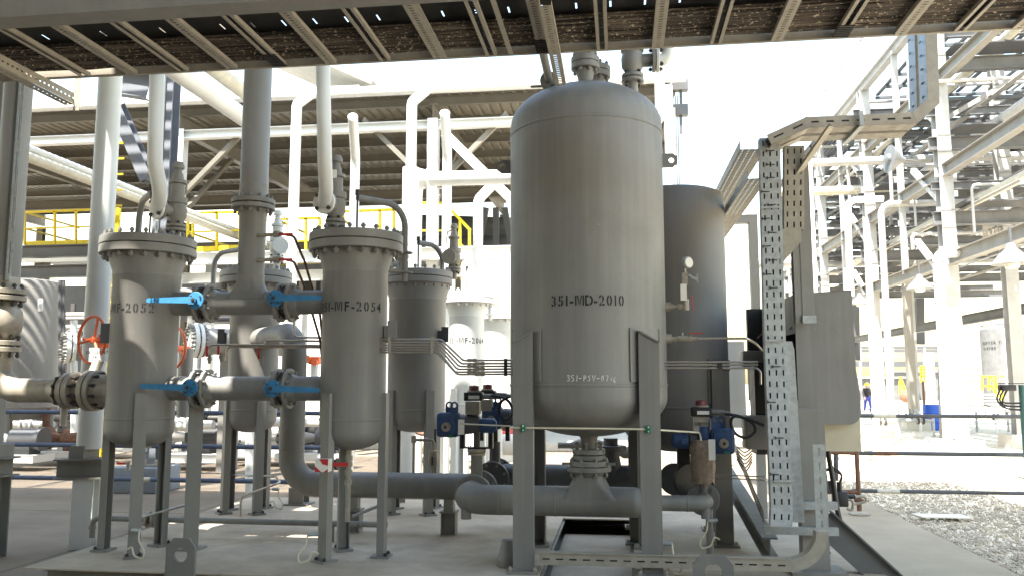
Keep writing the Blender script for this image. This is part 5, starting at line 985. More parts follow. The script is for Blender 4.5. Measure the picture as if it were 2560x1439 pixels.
# downspouts and vent pipes
for px,pt,pb,lb in ((738,228,1110,'white downspout bending up to the gutter left of 351-MF-2054'),(1028,222,1100,'white downspout bending up to the gutter right of 351-MF-2054')):
    x=P(px,400,Y1-.8).x; zt_=P(px,pt+34,Y1-.8).z; MB().tube(rnd([(x,Y1-.8,.1),(x,Y1-.8,zt_),(x+.24,Y1-.5,zt_+.36)],.2),.115,18).o('downspout',white,label=lb,cat='downspout')
for px,pt,lb in ((882,292,'white vent pipe with open end above 351-MF-2054'),(1112,283,'white vent pipe with open end beside the shelter column')):
    Y=13.; c=P(px,pt,Y-.9); x=P(px+6,420,Y).x; t=T('vent_pipe',lb,'vent pipe',(x,Y,0)); MB().tube(rnd([(x,Y,.1),(x,Y,c.z-.42),(c.x,c.y,c.z)],.2),.078,18).o('pipe_run',white,t); dd=(c-V((x,Y,c.z-.42))).normalized(); MB().cyl(c+dd*.002,c+dd*.006,.066,18).o('open_end',cream,t)
x=P(1195,600,13.5).x; MB().tube(rnd([(x,13.5,1.5),(x,13.5,P(1195,500,13.5).z),(x+.25,13.9,P(1195,440,13.5).z)],.2),.085,16).o('vent_pipe',white,label='white pipe with a slight bend just left of the big drum',cat='vent pipe')
t=T('white_header','white horizontal pipe with reducer ending behind the big drum','pipe',P(1150,445,12)); a=P(1075,448,12); b=P(1330,441,12); MB().tube([a,b],.112,24).lathe(a,(-1,0,0),[(.112,0),(.13,.03),(.17,.16),(.17,.24)],24).tube(rnd([a+V((-.2,0,0)),a+V((-.34,.3,0)),a+V((-.36,.3,-3))],.2),.15,20).o('pipe_run',white,t); MB().disc(a+V((-.03,0,0)),(1,0,0),.16,.03,20).o('flange',white,t)
x=P(1026,500,11.5).x; MB().tube([(x,11.5,.2),(x,11.5,P(1026,420,11.5).z)],.12,20).o('white_riser',white,label='thick white riser under the left end of the white header',cat='pipe')
# pipes at top left running towards the riser, plus pale pipe behind the big drum
for px,py,r_,lb,m_ in ((606,292,.13,'white pipe sloping down to the grey riser from the upper left',white),(612,232,.11,'cream pipe just above the white one meeting the riser',cream)):
    c=P(px,py,11.); MB().tube(rnd([(c.x,4.8,c.z),(c.x,11.62,c.z),(c.x+.02,11.62,c.z-1.8)],.2),r_,20).o('overhead_pipe',m_,label=lb,cat='pipe')
x=P(1650,250,10).x; MB().tube(rnd([(x,10,P(1648,275,10).z+1.8),(x,10,P(1648,285,10).z),(x-.12,10.1,P(1648,340,10).z)],.1),.062,16).o('pale_pipe',white,label='pale vertical pipe behind the right shoulder of the big drum',cat='pipe')
for k in range(2): x=P(1692+k*5,400,12).x; MB().tube([(x,12,2.5),(x,12,P(1690,240,12).z)],.008,6).o('guy_wire',stud,label='%s thin wire rising above the rear drum'%('left','right')[k],cat='wire')
MB().tube([(P(1672,300,14).x,14,.2),(P(1672,300,14).x,14,P(1672,215,14).z)],.075,14).o('white_post',white,label='white round post right of the big drum dome',cat='post')
for k in range(2): MB().cbox(P(1700,215+k*62,18),(.34,.2,.24)).cbox(P(1702,240+k*62,18),(.06,.06,.6)).o('roof_bracket',dkgrey,label='%s bracket at the right end of the shelter roof'%('upper','lower')[k],cat='bracket')
# small pipes along depth at upper left
for k in range(2): c=P(75,372+k*22,12.); MB().tube([(c.x,11.5,c.z),(c.x,24,c.z)],.06 if k==0 else .09,12).o('overhead_pipe',white if k==0 else cream,label='%s of two pale pipes running away at the upper left'%('upper','lower')[k],cat='pipe')
# ================================================================ PLATFORMS AND HANDRAILS
def handrail(label,pxs,t0,t1,b0,b1,Y,ret=0):
    t=T('handrail',label,'handrail',P((pxs[0]+pxs[-1])/2,b0,Y)); f=lambda px,a,b:a+(b-a)*(px-pxs[0])/(pxs[-1]-pxs[0])
    for u,r_ in ((0,.03),(.5,.022)):
        A=P(pxs[0],t0+(b0-t0)*u,Y); B=P(pxs[-1],t1+(b1-t1)*u,Y); MB().bar(A,B,r_*2,r_*2).o('rail',yellow,t)
        for x in ((A,) if ret else ()): MB().bar(x,x+V((0,ret,0)),.05,.05).o('rail',yellow,t)
    MB().bar(P(pxs[0],b0-3,Y),P(pxs[-1],b1-3,Y),.02,.13).o('kick_plate',yellow,t)
    for px in pxs: MB().bar(P(px,f(px,t0,t1),Y),P(px,f(px,b0,b1),Y),.06).o('post',yellow,t)
    return t
pf=T('access_platform','dark steel platform beams below the left yellow handrail','platform',P(140,640,22))
for y_ in (631,681): MB().ib(P(-60,y_+2,22),P(300,y_-6,22),.36,.25,.03,.02).o('edge_beam',dkgrey,pf)
MB().box((P(-60,618,22).x,22.1,P(0,616,22).z-.05),(P(300,618,22).x,26,P(0,616,22).z)).o('deck',dkgrey,pf); 
for px in (95,250): MB().box((P(px,800,22.5).x-.15,22.4,.2),(P(px,800,22.5).x+.15,22.7,P(px,640,22).z)).o('column',roofs,pf)
MB().box((P(40,655,21.8).x,21.75,P(40,657,21.8).z),(P(250,655,21.8).x,21.85,P(40,652,21.8).z+.05)).o('white_pipe',white,pf)
handrail('yellow handrail far left behind the white standpipe',[62,137,190,292],531,522,612,606,22,2.5)
handrail('yellow handrail seen between 351-MF-2052 and the riser',[470,482,542,600],533,530,628,622,19,2.2)
handrail('yellow handrail between the riser and 351-MF-2054',[690,720,765,800],548,545,660,655,19,2)
handrail('yellow handrail behind the safety valve of 351-MF-2054',[822,858,950,985,1045],530,522,642,634,19,2)
handrail('short yellow handrail beside the stair head',[1042,1075,1112],508,508,645,645,18.6)
s_=T('stair','yellow stair rails descending left of the big drum','stair',P(1140,640,18.6))
for dy in (0,62): MB().bar(P(1112,510+dy,18.6),P(1176,575+dy,18.6),.07).o('rail',yellow,s_)
for px,a,b in ((1150,552,680),(1174,572,680)): MB().bar(P(px,a,18.6),P(px,b,18.6),.06).o('post',yellow,s_)
MB().bar(P(1112,640,18.6),P(1176,710,18.6),.05,.2).o('stringer',yellow,s_)
p2=T('access_platform','white edged platform beam behind the front filters','platform',P(800,640,18)); MB().ib(P(450,648,17.8),P(1400,628,17.8),.28,.2).o('edge_beam',white,p2); MB().ib(P(450,696,18.3),P(1400,672,18.3),.24,.2).o('edge_beam',white,p2); MB().box((P(450,640,18).x,18,P(800,636,18).z-.02),(P(1300,640,18).x,21.5,P(800,636,18).z+.03)).o('deck',dkgrey,p2)
for px in (520,900,1200): MB().box((P(px,800,18.4).x-.1,18.35,.16),(P(px,800,18.4).x+.1,18.55,P(px,650,18).z)).o('column',white,p2)
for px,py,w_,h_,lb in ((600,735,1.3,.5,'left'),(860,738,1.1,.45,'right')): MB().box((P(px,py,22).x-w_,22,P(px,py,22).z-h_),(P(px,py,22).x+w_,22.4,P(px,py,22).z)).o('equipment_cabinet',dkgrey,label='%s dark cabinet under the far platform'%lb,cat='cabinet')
# yellow ladder strip beside 351-MF-2052
l=T('ladder','yellow ladder rising behind the left edge of 351-MF-2052','ladder',P(270,900,13)); 
for px in (268,283): a=P(px+ (4 if px<275 else 2),690,13); MB().box((a.x-.03,13,.3),(a.x+.03,13.06,P(px,520,13).z)).o('stile',yellow,l)
for k in range(20): z=.5+k*.28; MB().bar((P(270,800,13).x,13.03,z),(P(285,800,13).x,13.03,z),.03).o('rung',yellow,l)
# ================================================================ LEFT BACKGROUND EQUIPMENT
c=P(82,820,15.5); R_=.62; vt=T('storage_vessel','blue-grey vertical vessel with striped sunlight at the left','vessel',(c.x,15.5,.3)); ztv=P(80,700,15.5).z
MB().lathe((c.x-.1,15.5,0),(0,0,1),[(R_*.6,.9),(R_,1.15),(R_,ztv-.2),(R_*.93,ztv-.05),(R_*.6,ztv),(0,ztv+.03)],48).o('shell',cool,vt)
for k in range(3): th=k*2.1+.6; MB().cyl((c.x-.1+.5*math.cos(th),15.5+.5*math.sin(th),.1),(c.x-.1+.5*math.cos(th),15.5+.5*math.sin(th),1.2),.06,10).o('leg',cool,vt)
q=P(101,762,14.85); MB().bbox(q,(.1,.06,.26),.03).o('level_gauge',white,vt)
# striped shade on it: louvred sunscreen above
for k in range(6): MB().box((c.x-2.1,13.6-.33*k,ztv+1.2+.33*k),(c.x+.3,13.75-.33*k,ztv+1.24+.33*k)).o('sun_louvre',roofs,label='%s louvre blade above the blue-grey vessel'%ORD[k].replace(' from the left',' from the rear').replace('leftmost','rearmost'),cat='louvre',group='louvre blades above the vessel')
def exch(px,py,Y,R,label,L=1.6):
    c=P(px,py,Y); ax=V((-.72,-.69,0)); t=T('heat_exchanger',label,'heat exchanger',c); cv=MB().disc(c,ax,R,.07,40).disc(c-ax*.09,ax,R*1.02,.06,40).o('end_cover',white,t); bolts(cv,c-ax*.04,ax,R*.88,22,.26,.03,cool)
    MB().cyl(c-ax*.1,c-ax*L,R*.78,32).o('barrel',cool,t); MB().box((c.x+.35,c.y+.3,.1),(c.x+.6,c.y+.6,c.z-R*.7)).o('saddle',cool,t); return t
exch(168,868,14,.29,'round bolted exchanger cover behind the orange handwheel'); exch(484,851,13.5,.3,'sunlit round bolted exchanger cover between the two headers')
def pump(px,Y,m1,m2,label,s=1.,vert=False):
    c=G(px,1,0) if False else P(px,1080,Y); x=c.x; z0=.16; t=T('pump_set',label,'pump',(x,Y,z0))
    MB().box((x-.7*s,Y-.3*s,z0),(x+.7*s,Y+.3*s,z0+.14*s)).o('base_frame',white,t)
    MB().cyl((x+.05*s,Y,z0+.42*s),(x+.6*s,Y,z0+.42*s),.2*s,20).cyl((x+.6*s,Y,z0+.42*s),(x+.68*s,Y,z0+.42*s),.22*s,20).box((x+.1*s,Y-.16*s,z0+.14*s),(x+.5*s,Y+.16*s,z0+.3*s)).o('motor',m1,t)
    MB().lathe((x-.45*s,Y,z0+.42*s),(1,0,0),[(.1*s,-.2*s),(.25*s,-.1*s),(.26*s,.1*s),(.12*s,.2*s),(.06*s,.5*s)],22).o('casing',m2,t)
    f=MB().disc((x-.5*s,Y-.28*s,z0+.42*s),(0,1,0),.19*s,.05,24).o('suction_flange',m2,t); bolts(f,(x-.5*s,Y-.28*s,z0+.42*s),(0,1,0),.15*s,8,.09,.018*s,stud)
    MB().tube(rnd([(x-.45*s,Y,z0+.6*s),(x-.45*s,Y,z0+1.3*s),(x-.45*s,Y+1,z0+1.3*s)],.15*s),.08*s,14).o('discharge_pipe',m2,t)
pump(30,14.5,dkgrey,white,'dark motored pump at the left edge below the inlet pipe',1.0); pump(160,15.5,rust,rust,'rusty brown pump below the inlet elbow',.9); pump(250,17,black,cool,'black motored pump left of 351-MF-2052 behind the standpipe',1.1)
pump(470,15,black,cool,'dark pump visible right of 351-MF-2052 legs',1.1); pump(560,17,dkgrey,white,'white pump behind the blue-grey filter legs',1.2); pump(700,16,black,white,'white cased pump behind the suction pipe',1.2); pump(790,15.5,dkgrey,cool,'grey motored pump behind vessel 351-MF-2054',1.0); pump(1070,17,dkgrey,white,'grey motored pump left of the left blue actuator',1.1); pump(1240,16,red,white,'red motored pump behind the left drum leg',1.0)
for px,py0,py1,r_,Y,lb in ((185,800,1080,.06,14,'thin pale pipe beside the rusty pump'),(152,700,950,.05,15,'thin dark pipe right of the blue-grey vessel'),(160,700,1000,.03,15,'thinner dark pipe right of the blue-grey vessel'),(730,800,1100,.09,13,'pale pipe behind the suction bend'),(625,1080,1290,.07,12,'white post standing in sunlight behind the filter legs'),(1040,1080,1240,.1,13,'white upright behind the low filter legs'),(1160,990,1200,.08,12.5,'white upright left of the left blue actuator'),(1245,950,1180,.07,13,'pale upright beside the left drum leg')):
    MB().tube([P(px,py1,Y),P(px,py0,Y)],r_,12).o('upright_pipe',dkgrey if 'dark' in lb or 'thinner' in lb else white,label=lb,cat='pipe')
MB().cyl(P(1195,1110,13.5),P(1300,1110,13.5),.17,20).o('white_vessel',white,label='white horizontal vessel seen under the left switch boxes',cat='vessel'); MB().cyl(P(1000,1105,14),P(1105,1105,14),.2,20).o('cream_vessel',cream,label='cream horizontal vessel behind the beige air filter',cat='vessel')
MB().box((P(1228,1105,13).x,13,.9),(P(1262,1105,13).x,13.2,1.4)).o('red_cabinet',red,label='small red box seen beside the left drum leg',cat='box')
for px,py,Y in ((1020,1075,12.5),(1215,1060,13)): MB().tube([P(px,py,Y),P(px+60,py+14,Y)],.03,8).o('cross_pipe',rust,label='rusty thin pipe near the %s of the left actuator'%('left' if px<1100 else 'right'),cat='pipe')
c=P(787,900,12.5); t=T('orange_actuator','orange valve actuator glimpsed just left of vessel 351-MF-2054','actuator',c); MB().bbox(c,(.18,.14,.12),.02).cyl(c+V((-.09,-.07,.02)),c+V((-.09,-.12,.02)),.06,14).cyl(c+V((.03,-.07,-.03)),c+V((.03,-.12,-.03)),.05,14).o('housing',orange,t); MB().cyl(c,c-V((0,0,.5)),.06,12).cyl(c-V((0,0,.45)),c-V((0,0,.5)),.13,16).o('yoke',white,t)
c=P(1082,1075,14); MB().lathe(c,(0,0,1),[(.1,-.12),(.17,-.05),(.17,.05),(.1,.14)],18).o('orange_lamp_cover',orange,label='orange rounded cover peeking out left of the left actuator',cat='cover')
# darker plant under the platforms; the first block stands for a shaded interior
for px0,px1,py0,py1,Y,m_,lb in ((160,300,715,1010,21,dkgrey,'large dark block standing for the shaded interior under the left platform'),(458,560,705,800,21,dkgrey,'dark enclosure between 351-MF-2052 and the riser'),(705,800,690,770,22,black,'black cabinet under the platform left of 351-MF-2054'),(1010,1060,690,720,21,dkgrey,'low dark cabinet behind the shaded filter'),(590,700,1010,1075,20,dkgrey,'dark plinth of machinery behind the blue-grey filter'),(20,90,960,1075,19,dkgrey,'dark machinery block at the left edge behind the rails')):
    a=P(px0,py0,Y); b=P(px1,py1,Y); t=T('enclosure_or_shade_block',lb,'enclosure',(a.x,Y,b.z)); MB().box((a.x,Y,b.z),(b.x,Y+1.5,a.z)).o('casing',m_,t)
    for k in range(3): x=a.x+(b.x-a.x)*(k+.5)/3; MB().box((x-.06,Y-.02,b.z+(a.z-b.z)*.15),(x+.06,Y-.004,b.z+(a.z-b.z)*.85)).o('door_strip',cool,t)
rp_=random.Random(12)
for k in range(16):
    px=rp_.choice((20,120,150,210,300,470,500,540,590,690,720,760,1010,1050,1140,1230))+rp_.uniform(-9,9); Y=rp_.uniform(15.5,20); y0=rp_.uniform(720,900); a=P(px,1070,Y); b=P(px,y0,Y)
    MB().tube(rnd([(a.x,Y,.2),(a.x,Y,b.z),(a.x+rp_.choice((-1,1))*rp_.uniform(.6,1.6),Y,b.z)],.15),rp_.uniform(.03,.075),10).o('plant_pipe',rp_.choice((dkgrey,cool,white,cool)),label='slim bent plant pipe far behind the filters, %s from the left'%(nth[k]),cat='pipe',group='slim plant pipes behind the filters')
for k,(px,py,Y,m_) in enumerate(((70,1060,16.5,white),(110,1045,17,stud),(300,1050,16,galv),(455,1060,14,white),(505,1045,16,stud),(640,1050,18,galv),(735,1055,15,white),(1035,1050,16,stud))):
    c=P(px,py,Y); t=T('gate_valve','small background gate valve with handwheel near the deck, %s from the left'%nth[k],'valve',c,'background gate valves'); MB().disc(c+V((-.12,0,0)),(1,0,0),.13,.05,18).disc(c+V((.12,0,0)),(1,0,0),.13,.05,18).ball(c,.12,14).cyl(c,c+V((0,0,.36)),.04,10).o('valve_body',m_,t); MB().ring(c+V((0,0,.36)),(0,.3,1),.14,.014,20,6).o('handwheel',dkgrey,t); MB().cyl(c+V((-.6,0,0)),c+V((.6,0,0)),.08,12).o('pipe',m_,t)
# box tanks in white behind the drum
for px,w_,py0,lb in ((1225,.5,690,'white'),): MB().bbox(P(px,740,14.5)+V((.2,0,0)),(1.3,1.,1.2),.08).o('white_tank',white,label='white rounded tank glaring behind the small safety valve',cat='tank')
# ================================================================ RIGHT PIPE RACK
rk=T('pipe_rack','tall white steel pipe rack receding at the right','pipe rack',(9,28,0)); XA,XB=7.84,10.2
cols=[(XA,20.6,11.2),(XA,26.6,10.9),(XA,32.6,10.9),(XA,38.6,10.9),(XB,22.9,12.5),(XB,30.6,11.5),(XB,39,11.5),(XB+7.2,22.9,12.5),(XB+5.5,32,12),(6.9,44,11)]
for x,y,h in cols:
    MB().ib((x,y,.3),(x,y,h),.31,.31,.022,.016,up=(0,1,0)).o('column',rackm,rk)
    if y<41: MB().box((x-.4,y-.4,-.05),(x+.4,y+.4,.32)).o('pedestal',plinth,rk)
    for z in (5.3,7.15,9.15):
        if z<h-1:
            for dz in (0,.42): MB().box((x-.155,y-.175,z+dz),(x+.155,y-.158,z+dz+.02)).o('cleat',grey2,rk)
frames=[20.6,26.6,32.6,38.6]
for i,y in enumerate(frames):
    for j,z in enumerate((5.55,6.35,7.4,8.2,9.4,10.2)):
        main=j%2==0
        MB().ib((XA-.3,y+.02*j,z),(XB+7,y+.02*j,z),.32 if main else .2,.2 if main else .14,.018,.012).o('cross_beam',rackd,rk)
        if main: MB().box((XA+.25,y-.5,z+.3),(XB+6,y+.3,z+.34)).o('shade_board',dkgrey,rk)  # boards added above the cross beams to throw shade on them
for z in (4.55,6.7,9.0,11.0): MB().ib((XA,8 if z>10 else 14,z),(XA,45,z),.30,.2,.018,.012).o('long_beam',rackm if z>10 else grey2,rk)
for z in (3.8,6.3,8.6): MB().ib((XB+1.7,12,z),(XB+1.7,45,z),.32,.22,.02,.014).o('long_beam',dkgrey,rk)
for z in (6.0,8.3,10.6): MB().ib((XB,16,z),(XB,45,z),.24,.16,.014,.01).o('long_beam',grey2,rk)
for y in (23.6,29.6,35.6):
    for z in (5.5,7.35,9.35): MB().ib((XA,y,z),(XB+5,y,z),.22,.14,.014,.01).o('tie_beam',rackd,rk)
    MB().bar((XA,y,4.6),(XA,y,11),.14,.14).o('sub_post',rackm,rk)
for y in frames[:3]:
    for z in (5.4,7.3,9.3):
        MB().bar((XA,y+.2,z-1.3),(XA,y+2.0,z-.05),.13,.13).o('knee_brace',rackm,rk)
    MB().bar((XA+.1,y,8.0),(XB,y+.05,9.3),.11,.11).o('knee_brace',cool,rk)
for x0_,x1_,y0_,y1_,z in ((XA+.3,XB+3,27,32,6.55),(XA+.3,XB+4,21,26,8.7),(XA+.3,XB+3,27,38,10.35),(XA+.3,XB+3,33,38,8.4),(XA-.3,XA+1.2,30,44,10.9),(XA+.2,XB+3,21,26,10.5)):
    mb=MB()
    for k in range(12): x=x0_+(x1_-x0_)*k/11; mb.box((x,y0_,z),(x+.1,y1_,z+.05))
    for k in range(6): y=y0_+(y1_-y0_)*k/5; mb.box((x0_,y,z-.1),(x1_,y+.06,z-.01))
    mb.o('grating',dkgrey,rk)
rz=random.Random(31)
for k in range(26): z=rz.uniform(4.9,10.8); y=rz.uniform(19,38); x0_=XA+rz.uniform(-.8,1.5); MB().tube(rnd([(x0_,y,z-rz.choice((.0,.4,1.1))-.01),(x0_,y,z),(x0_+rz.uniform(2,7),y,z)],.12),rz.uniform(.025,.06),8).o('conduit',rz.choice((rackm,rackm,cool)),rk)
for k in range(16): z=rz.uniform(5,10.7); x=rz.uniform(XA+.2,XB+3); y=rz.uniform(15,24); MB().tube([(x,y,z),(x,y+rz.uniform(8,20),z)],rz.uniform(.025,.06),8).o('conduit',rz.choice((rackm,cool)),rk)
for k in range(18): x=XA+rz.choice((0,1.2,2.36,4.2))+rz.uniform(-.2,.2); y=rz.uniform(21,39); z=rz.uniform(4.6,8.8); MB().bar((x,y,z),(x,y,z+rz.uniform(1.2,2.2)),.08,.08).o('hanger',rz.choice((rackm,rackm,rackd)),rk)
for k in range(5):   # access ladder rails on the left face
    MB().bar((XA-.35,21+k*4.4,11.15),(XA-.35,21+k*4.4,12.1),.05).o('rail_post',rackm,rk)
MB().bar((XA-.35,20,12.1),(XA-.35,45,12.1),.05).o('top_rail',rackm,rk)
# dark inner uprights
for px,y0,y1,Y in ((2370,900,1100,24),(2395,420,560,34),(2420,400,480,34),(2300,720,860,40),(2140,760,900,44),(2360,840,1080,38)): MB().bar(P(px,y1,Y),P(px-2,y0,Y),.34,.3).o('inner_post',dkgrey,rk)
# pipes on the rack
for k,(x,z,r_,m_) in enumerate(((8.5,5.95,.11,cream),(9.1,7.85,.13,rackm),(9.7,7.8,.08,rackm),(9.3,9.85,.12,cream),(8.6,9.8,.08,rackm),(10.9,5.95,.14,cream),(11.6,6.7,.09,rackm))):
    MB().tube([(x,13,z),(x,46,z)],r_,14).o('rack_pipe',m_,label='%s pipe running along the rack, %s'%('cream' if m_ is cream else 'white',('low over the left columns','middle level, thick','middle level, thin','upper level, thick','upper level, thin','low between the column rows','low beside the right columns')[k]),cat='pipe')
for k,(y,z,r_,x0_,x1_) in enumerate(((24.5,8.05,.12,5.2,16),(23.5,6.55,.09,7.25,16),(28.5,8.1,.15,5,16),(33.5,6.4,.2,5.4,15))):
    MB().tube(rnd([(x0_,y,.6 if k==1 else z-1.2),(x0_,y,z),(x1_,y,z)],.3),r_,14).o('crossing_pipe',rackm if k!=2 else cream,label='%s pipe crossing the rack from left to right'%('nearest upper white','lower white bent','cream upper','farthest white')[k],cat='pipe')
# free standing uprights
for px,pt,pb,r_,Y,m_,lb in ((2192,560,1085,.075,20,white,'thin white upright right of the panel edge'),(2283,715,1020,.12,26,grey2,'square grey post below the long beam'),(2372,632,1095,.12,20,white,'white banded standpipe with a bend at the top'),(2128,500,740,.065,17,white,'white pipe bend behind the panel top'),(2036,400,730,.07,17,white,'white upright between the tray post and the rack'),(2522,820,960,.15,48,white,'white lamp pole in front of the buffer tank'),(2330,880,1010,.25,52,white,'distant white upright behind the blue drum')):
    a,b=P(px,pb,Y),P(px-(pb-pt)*.04,pt,Y); b=V((a.x,Y,b.z)); t=T('upright',lb,'upright pipe' if r_<.2 else 'post',a); pts=[a,b]
    if 'bend' in lb: pts=rnd([a,b,b+V((.7,0,0))],.2)
    (MB().tube(pts,r_,14) if m_ is white else MB().bar(a,b,r_*1.7)).o('shaft',m_,t)
    if 'banded' in lb:
        for k in range(9): z=a.z+(b.z-a.z)*(k+.5)/9; MB().cyl((a.x,Y,z),(a.x,Y,z+.03),r_+.012,14).o('band',grey2,t)
# lamps
def pend(px,py,Y,label,s=1,ax=(0,0,1)):
    c=P(px,py,Y); t=T('bell_lamp',label,'lamp',c); ax=V(ax).normalized(); MB().lathe(c,ax,[(.30*s,0),(.29*s,.02),(.2*s,.14*s),(.08*s,.26*s),(.06*s,.34*s)],24).o('reflector',lampm,t); MB().lathe(c-ax*.08*s,ax,[(0,0),(.1*s,.02),(.12*s,.1*s)],14).o('glass',lampm if ax.z<.5 else tagm,t); MB().tube([c+ax*.3*s,c+ax*.6*s],.025,8).o('stem',dkgrey,t)
pend(2530,660,14,'bell shaped lamp under the beam at the right edge',1.); pend(2300,722,20,'bell shaped lamp below the long rack beam',1.); pend(2222,398,18,'large bell floodlight fixed to a rack column facing left',1.0,(1,.12,-.08)); pend(2150,760,26,'bell lamp seen just right of the panel edge',1.)
t=T('distribution_panel','grey perforated cable rack with glands between the right columns','cable rack',P(2460,600,22)); MB().box((P(2465,560,22).x,22,P(2465,566,22).z),(P(2530,560,22).x,22.05,P(2465,542,22).z)).o('board',cool,t)
for k in range(5): MB().cyl(P(2478+k*10,600,22),P(2478+k*10,570,22),.03,8).o('gland',raw,t)
MB().perf(P(2463,640,22),P(2463,535,22),(1,0,0),.12,1,.08,.05,.16).o('slotted_post',galvd,t,sol=.004)
# concrete pads in the gravel
for x0_,x1_,y0_,y1_,h,lb in ((5.3,8.9,17.0,19.2,.2,''),): struct('concrete_pad',MB().box((x0_,y0_,-.04),(x1_,y1_,h)),plinth)
MB().box((P(2425,1165,14).x,13.7,-.03),(P(2425,1165,14).x+.5,14.15,.4)).o('concrete_block',plinth,label='squat concrete block on the gravel below the rack',cat='block')
bd=G(2332,1074,-.02); b=T('blue_drum','blue plastic drum standing on the gravel under the rack','drum barrel',bd); MB().lathe(bd,(0,0,1),[(.28,0),(.29,.03),(.29,.28),(.3,.3),(.29,.32),(.29,.58),(.3,.6),(.29,.62),(.29,.86),(.28,.89),(.27,.88),(.0,.86)],32).o('body',drumb,b); MB().cyl(bd+V((.12,.05,.87)),bd+V((.12,.05,.91)),.04,12).o('bung',tagm,b)
MB().tube([G(2325,1060,0)+V((0,.5,0)),G(2325,1060,0)+V((0,.5,1.7))],.05,8).o('rusty_stake',rust,label='rusty stake rising behind the blue drum',cat='stake')
# valve clutter behind the drum
rc=random.Random(9)
for k,(px,Y) in enumerate(((2195,26),(2262,30),(2290,27),(2385,33),(2480,30),(2530,29))):
    c=P(px,1040,Y); c.z=-.02; t=T('pipe_manifold','small white pipe manifold on the gravel, %s under the rack'%ORD[k],'manifold',c,'pipe manifolds on the gravel'); 
    MB().tube([c+V((-.5,0,.5)),c+V((.5,0,.5))],.06,10).tube([c+V((-.5,0,.0)),c+V((-.5,0,.7))],.04,8).tube([c+V((.5,0,.0)),c+V((.5,0,.7))],.04,8).o('pipework',white if k%2 else galv,t)
    MB().ring(c+V((-.2,-.05,.78)),(0,1,.2),.12,.012,16,6).tube([c+V((-.2,0,.5)),c+V((-.2,-.05,.78))],.02,6).o('handwheel',dkgrey,t); MB().disc(c+V((.2,0,.5)),(1,0,0),.12,.05,16).disc(c+V((.05,0,.5)),(1,0,0),.12,.05,16).o('flange',stud,t)
# red hose reel box, red tank, yellow stairs
hr=T('fire_hose_reel','red hose reel cart behind the main right column','hose reel',P(2390,1005,38)); c=P(2390,1000,38); MB().ring(c,(0,1,0),.35,.06,20,6).bar(c+V((-.4,0,-.4)),c+V((.4,0,-.4)),.1).bar(c+V((-.35,0,.4)),c+V((.35,0,.4)),.3,.3).o('reel',red,hr)
MB().ball(P(2268,992,50),.4,16,.8).o('red_float_tank',rust,label='small reddish dome far behind the rack',cat='tank')
ys=T('access_stair','yellow railed steel stair in front of the buffer tank','stair',P(2480,1000,52))
for dx in (0,1.0):
    for dz in (0,.55): MB().bar(P(2455,940,52)+V((dx,0,-dz)),P(2490,940,52)+V((dx,0,-dz)),.09).bar(P(2475,940,52)+V((dx,0,-dz)),P(2508,985,52)+V((dx,0,-dz)),.09).o('rail',yellow,ys)
for px,y0,y1 in ((2455,938,975),(2472,938,975),(2490,940,990),(2505,982,1010)): MB().bar(P(px,y0,52),P(px,y1,52),.09).o('post',yellow,ys)
for k in range(7): MB().cbox(P(2468+k*6,985+k*8,52),(.9,.3,.08)).o('tread',galv,ys)
y2=T('access_stair','smaller yellow stair far behind the blue drum','stair',P(2320,940,70)); 
for k in range(4): MB().bar(P(2300,915+k*8,70),P(2330,915+k*8,70),.12).o('rail',yellow,y2); MB().bar(P(2303+k*8,915,70),P(2303+k*8,955,70),.12).o('post',yellow,y2)
MB().bar(P(2250,940,60),P(2262,975,60),.15).bar(P(2250,950,60),P(2250,985,60),.12).o('yellow_ladder',yellow,label='tiny yellow ladder far behind the white columns',cat='ladder')
# buffer tanks
c=P(2535,900,62); bt=T('buffer_tank','pale cylindrical tank lettered BUFFER TANK at the far right','tank',(c.x,62,0)); Rb=2.0; ztk=P(2535,818,60).z
MB().lathe((c.x,62,0),(0,0,1),[(Rb,0),(Rb,ztk),(Rb*.5,ztk+.4),(0,ztk+.5)],48).o('shell',rackd,bt)
lettering(bt,'BUFFER TANK',wrap(c.x,62,Rb+.02,-1.0,P(2520,854,60).z),.2,ink,stencil=False,adv=.72,bold=.01); lettering(bt,'H-4280',wrap(c.x,62,Rb+.02,-1.22,P(2510,868,60).z),.2,ink,stencil=False,adv=.72,bold=.01)
MB().ring((c.x,62,ztk+.3),(0,0,1),Rb*.95,.04,32,6).o('roof_rail',dkgrey,bt)
c=P(2455,900,64); b2=T('buffer_tank','banded white tank left of the lettered buffer tank','tank',(c.x,64,0)); MB().lathe((c.x,64,0),(0,0,1),[(1.5,0),(1.5,P(2455,825,63).z),(0,P(2455,820,63).z)],40).o('shell',cool,b2)
for k in range(12): MB().ring((c.x,64,.5+k*.42),(0,0,1),1.51,.02,32,5).o('band',cool,b2)
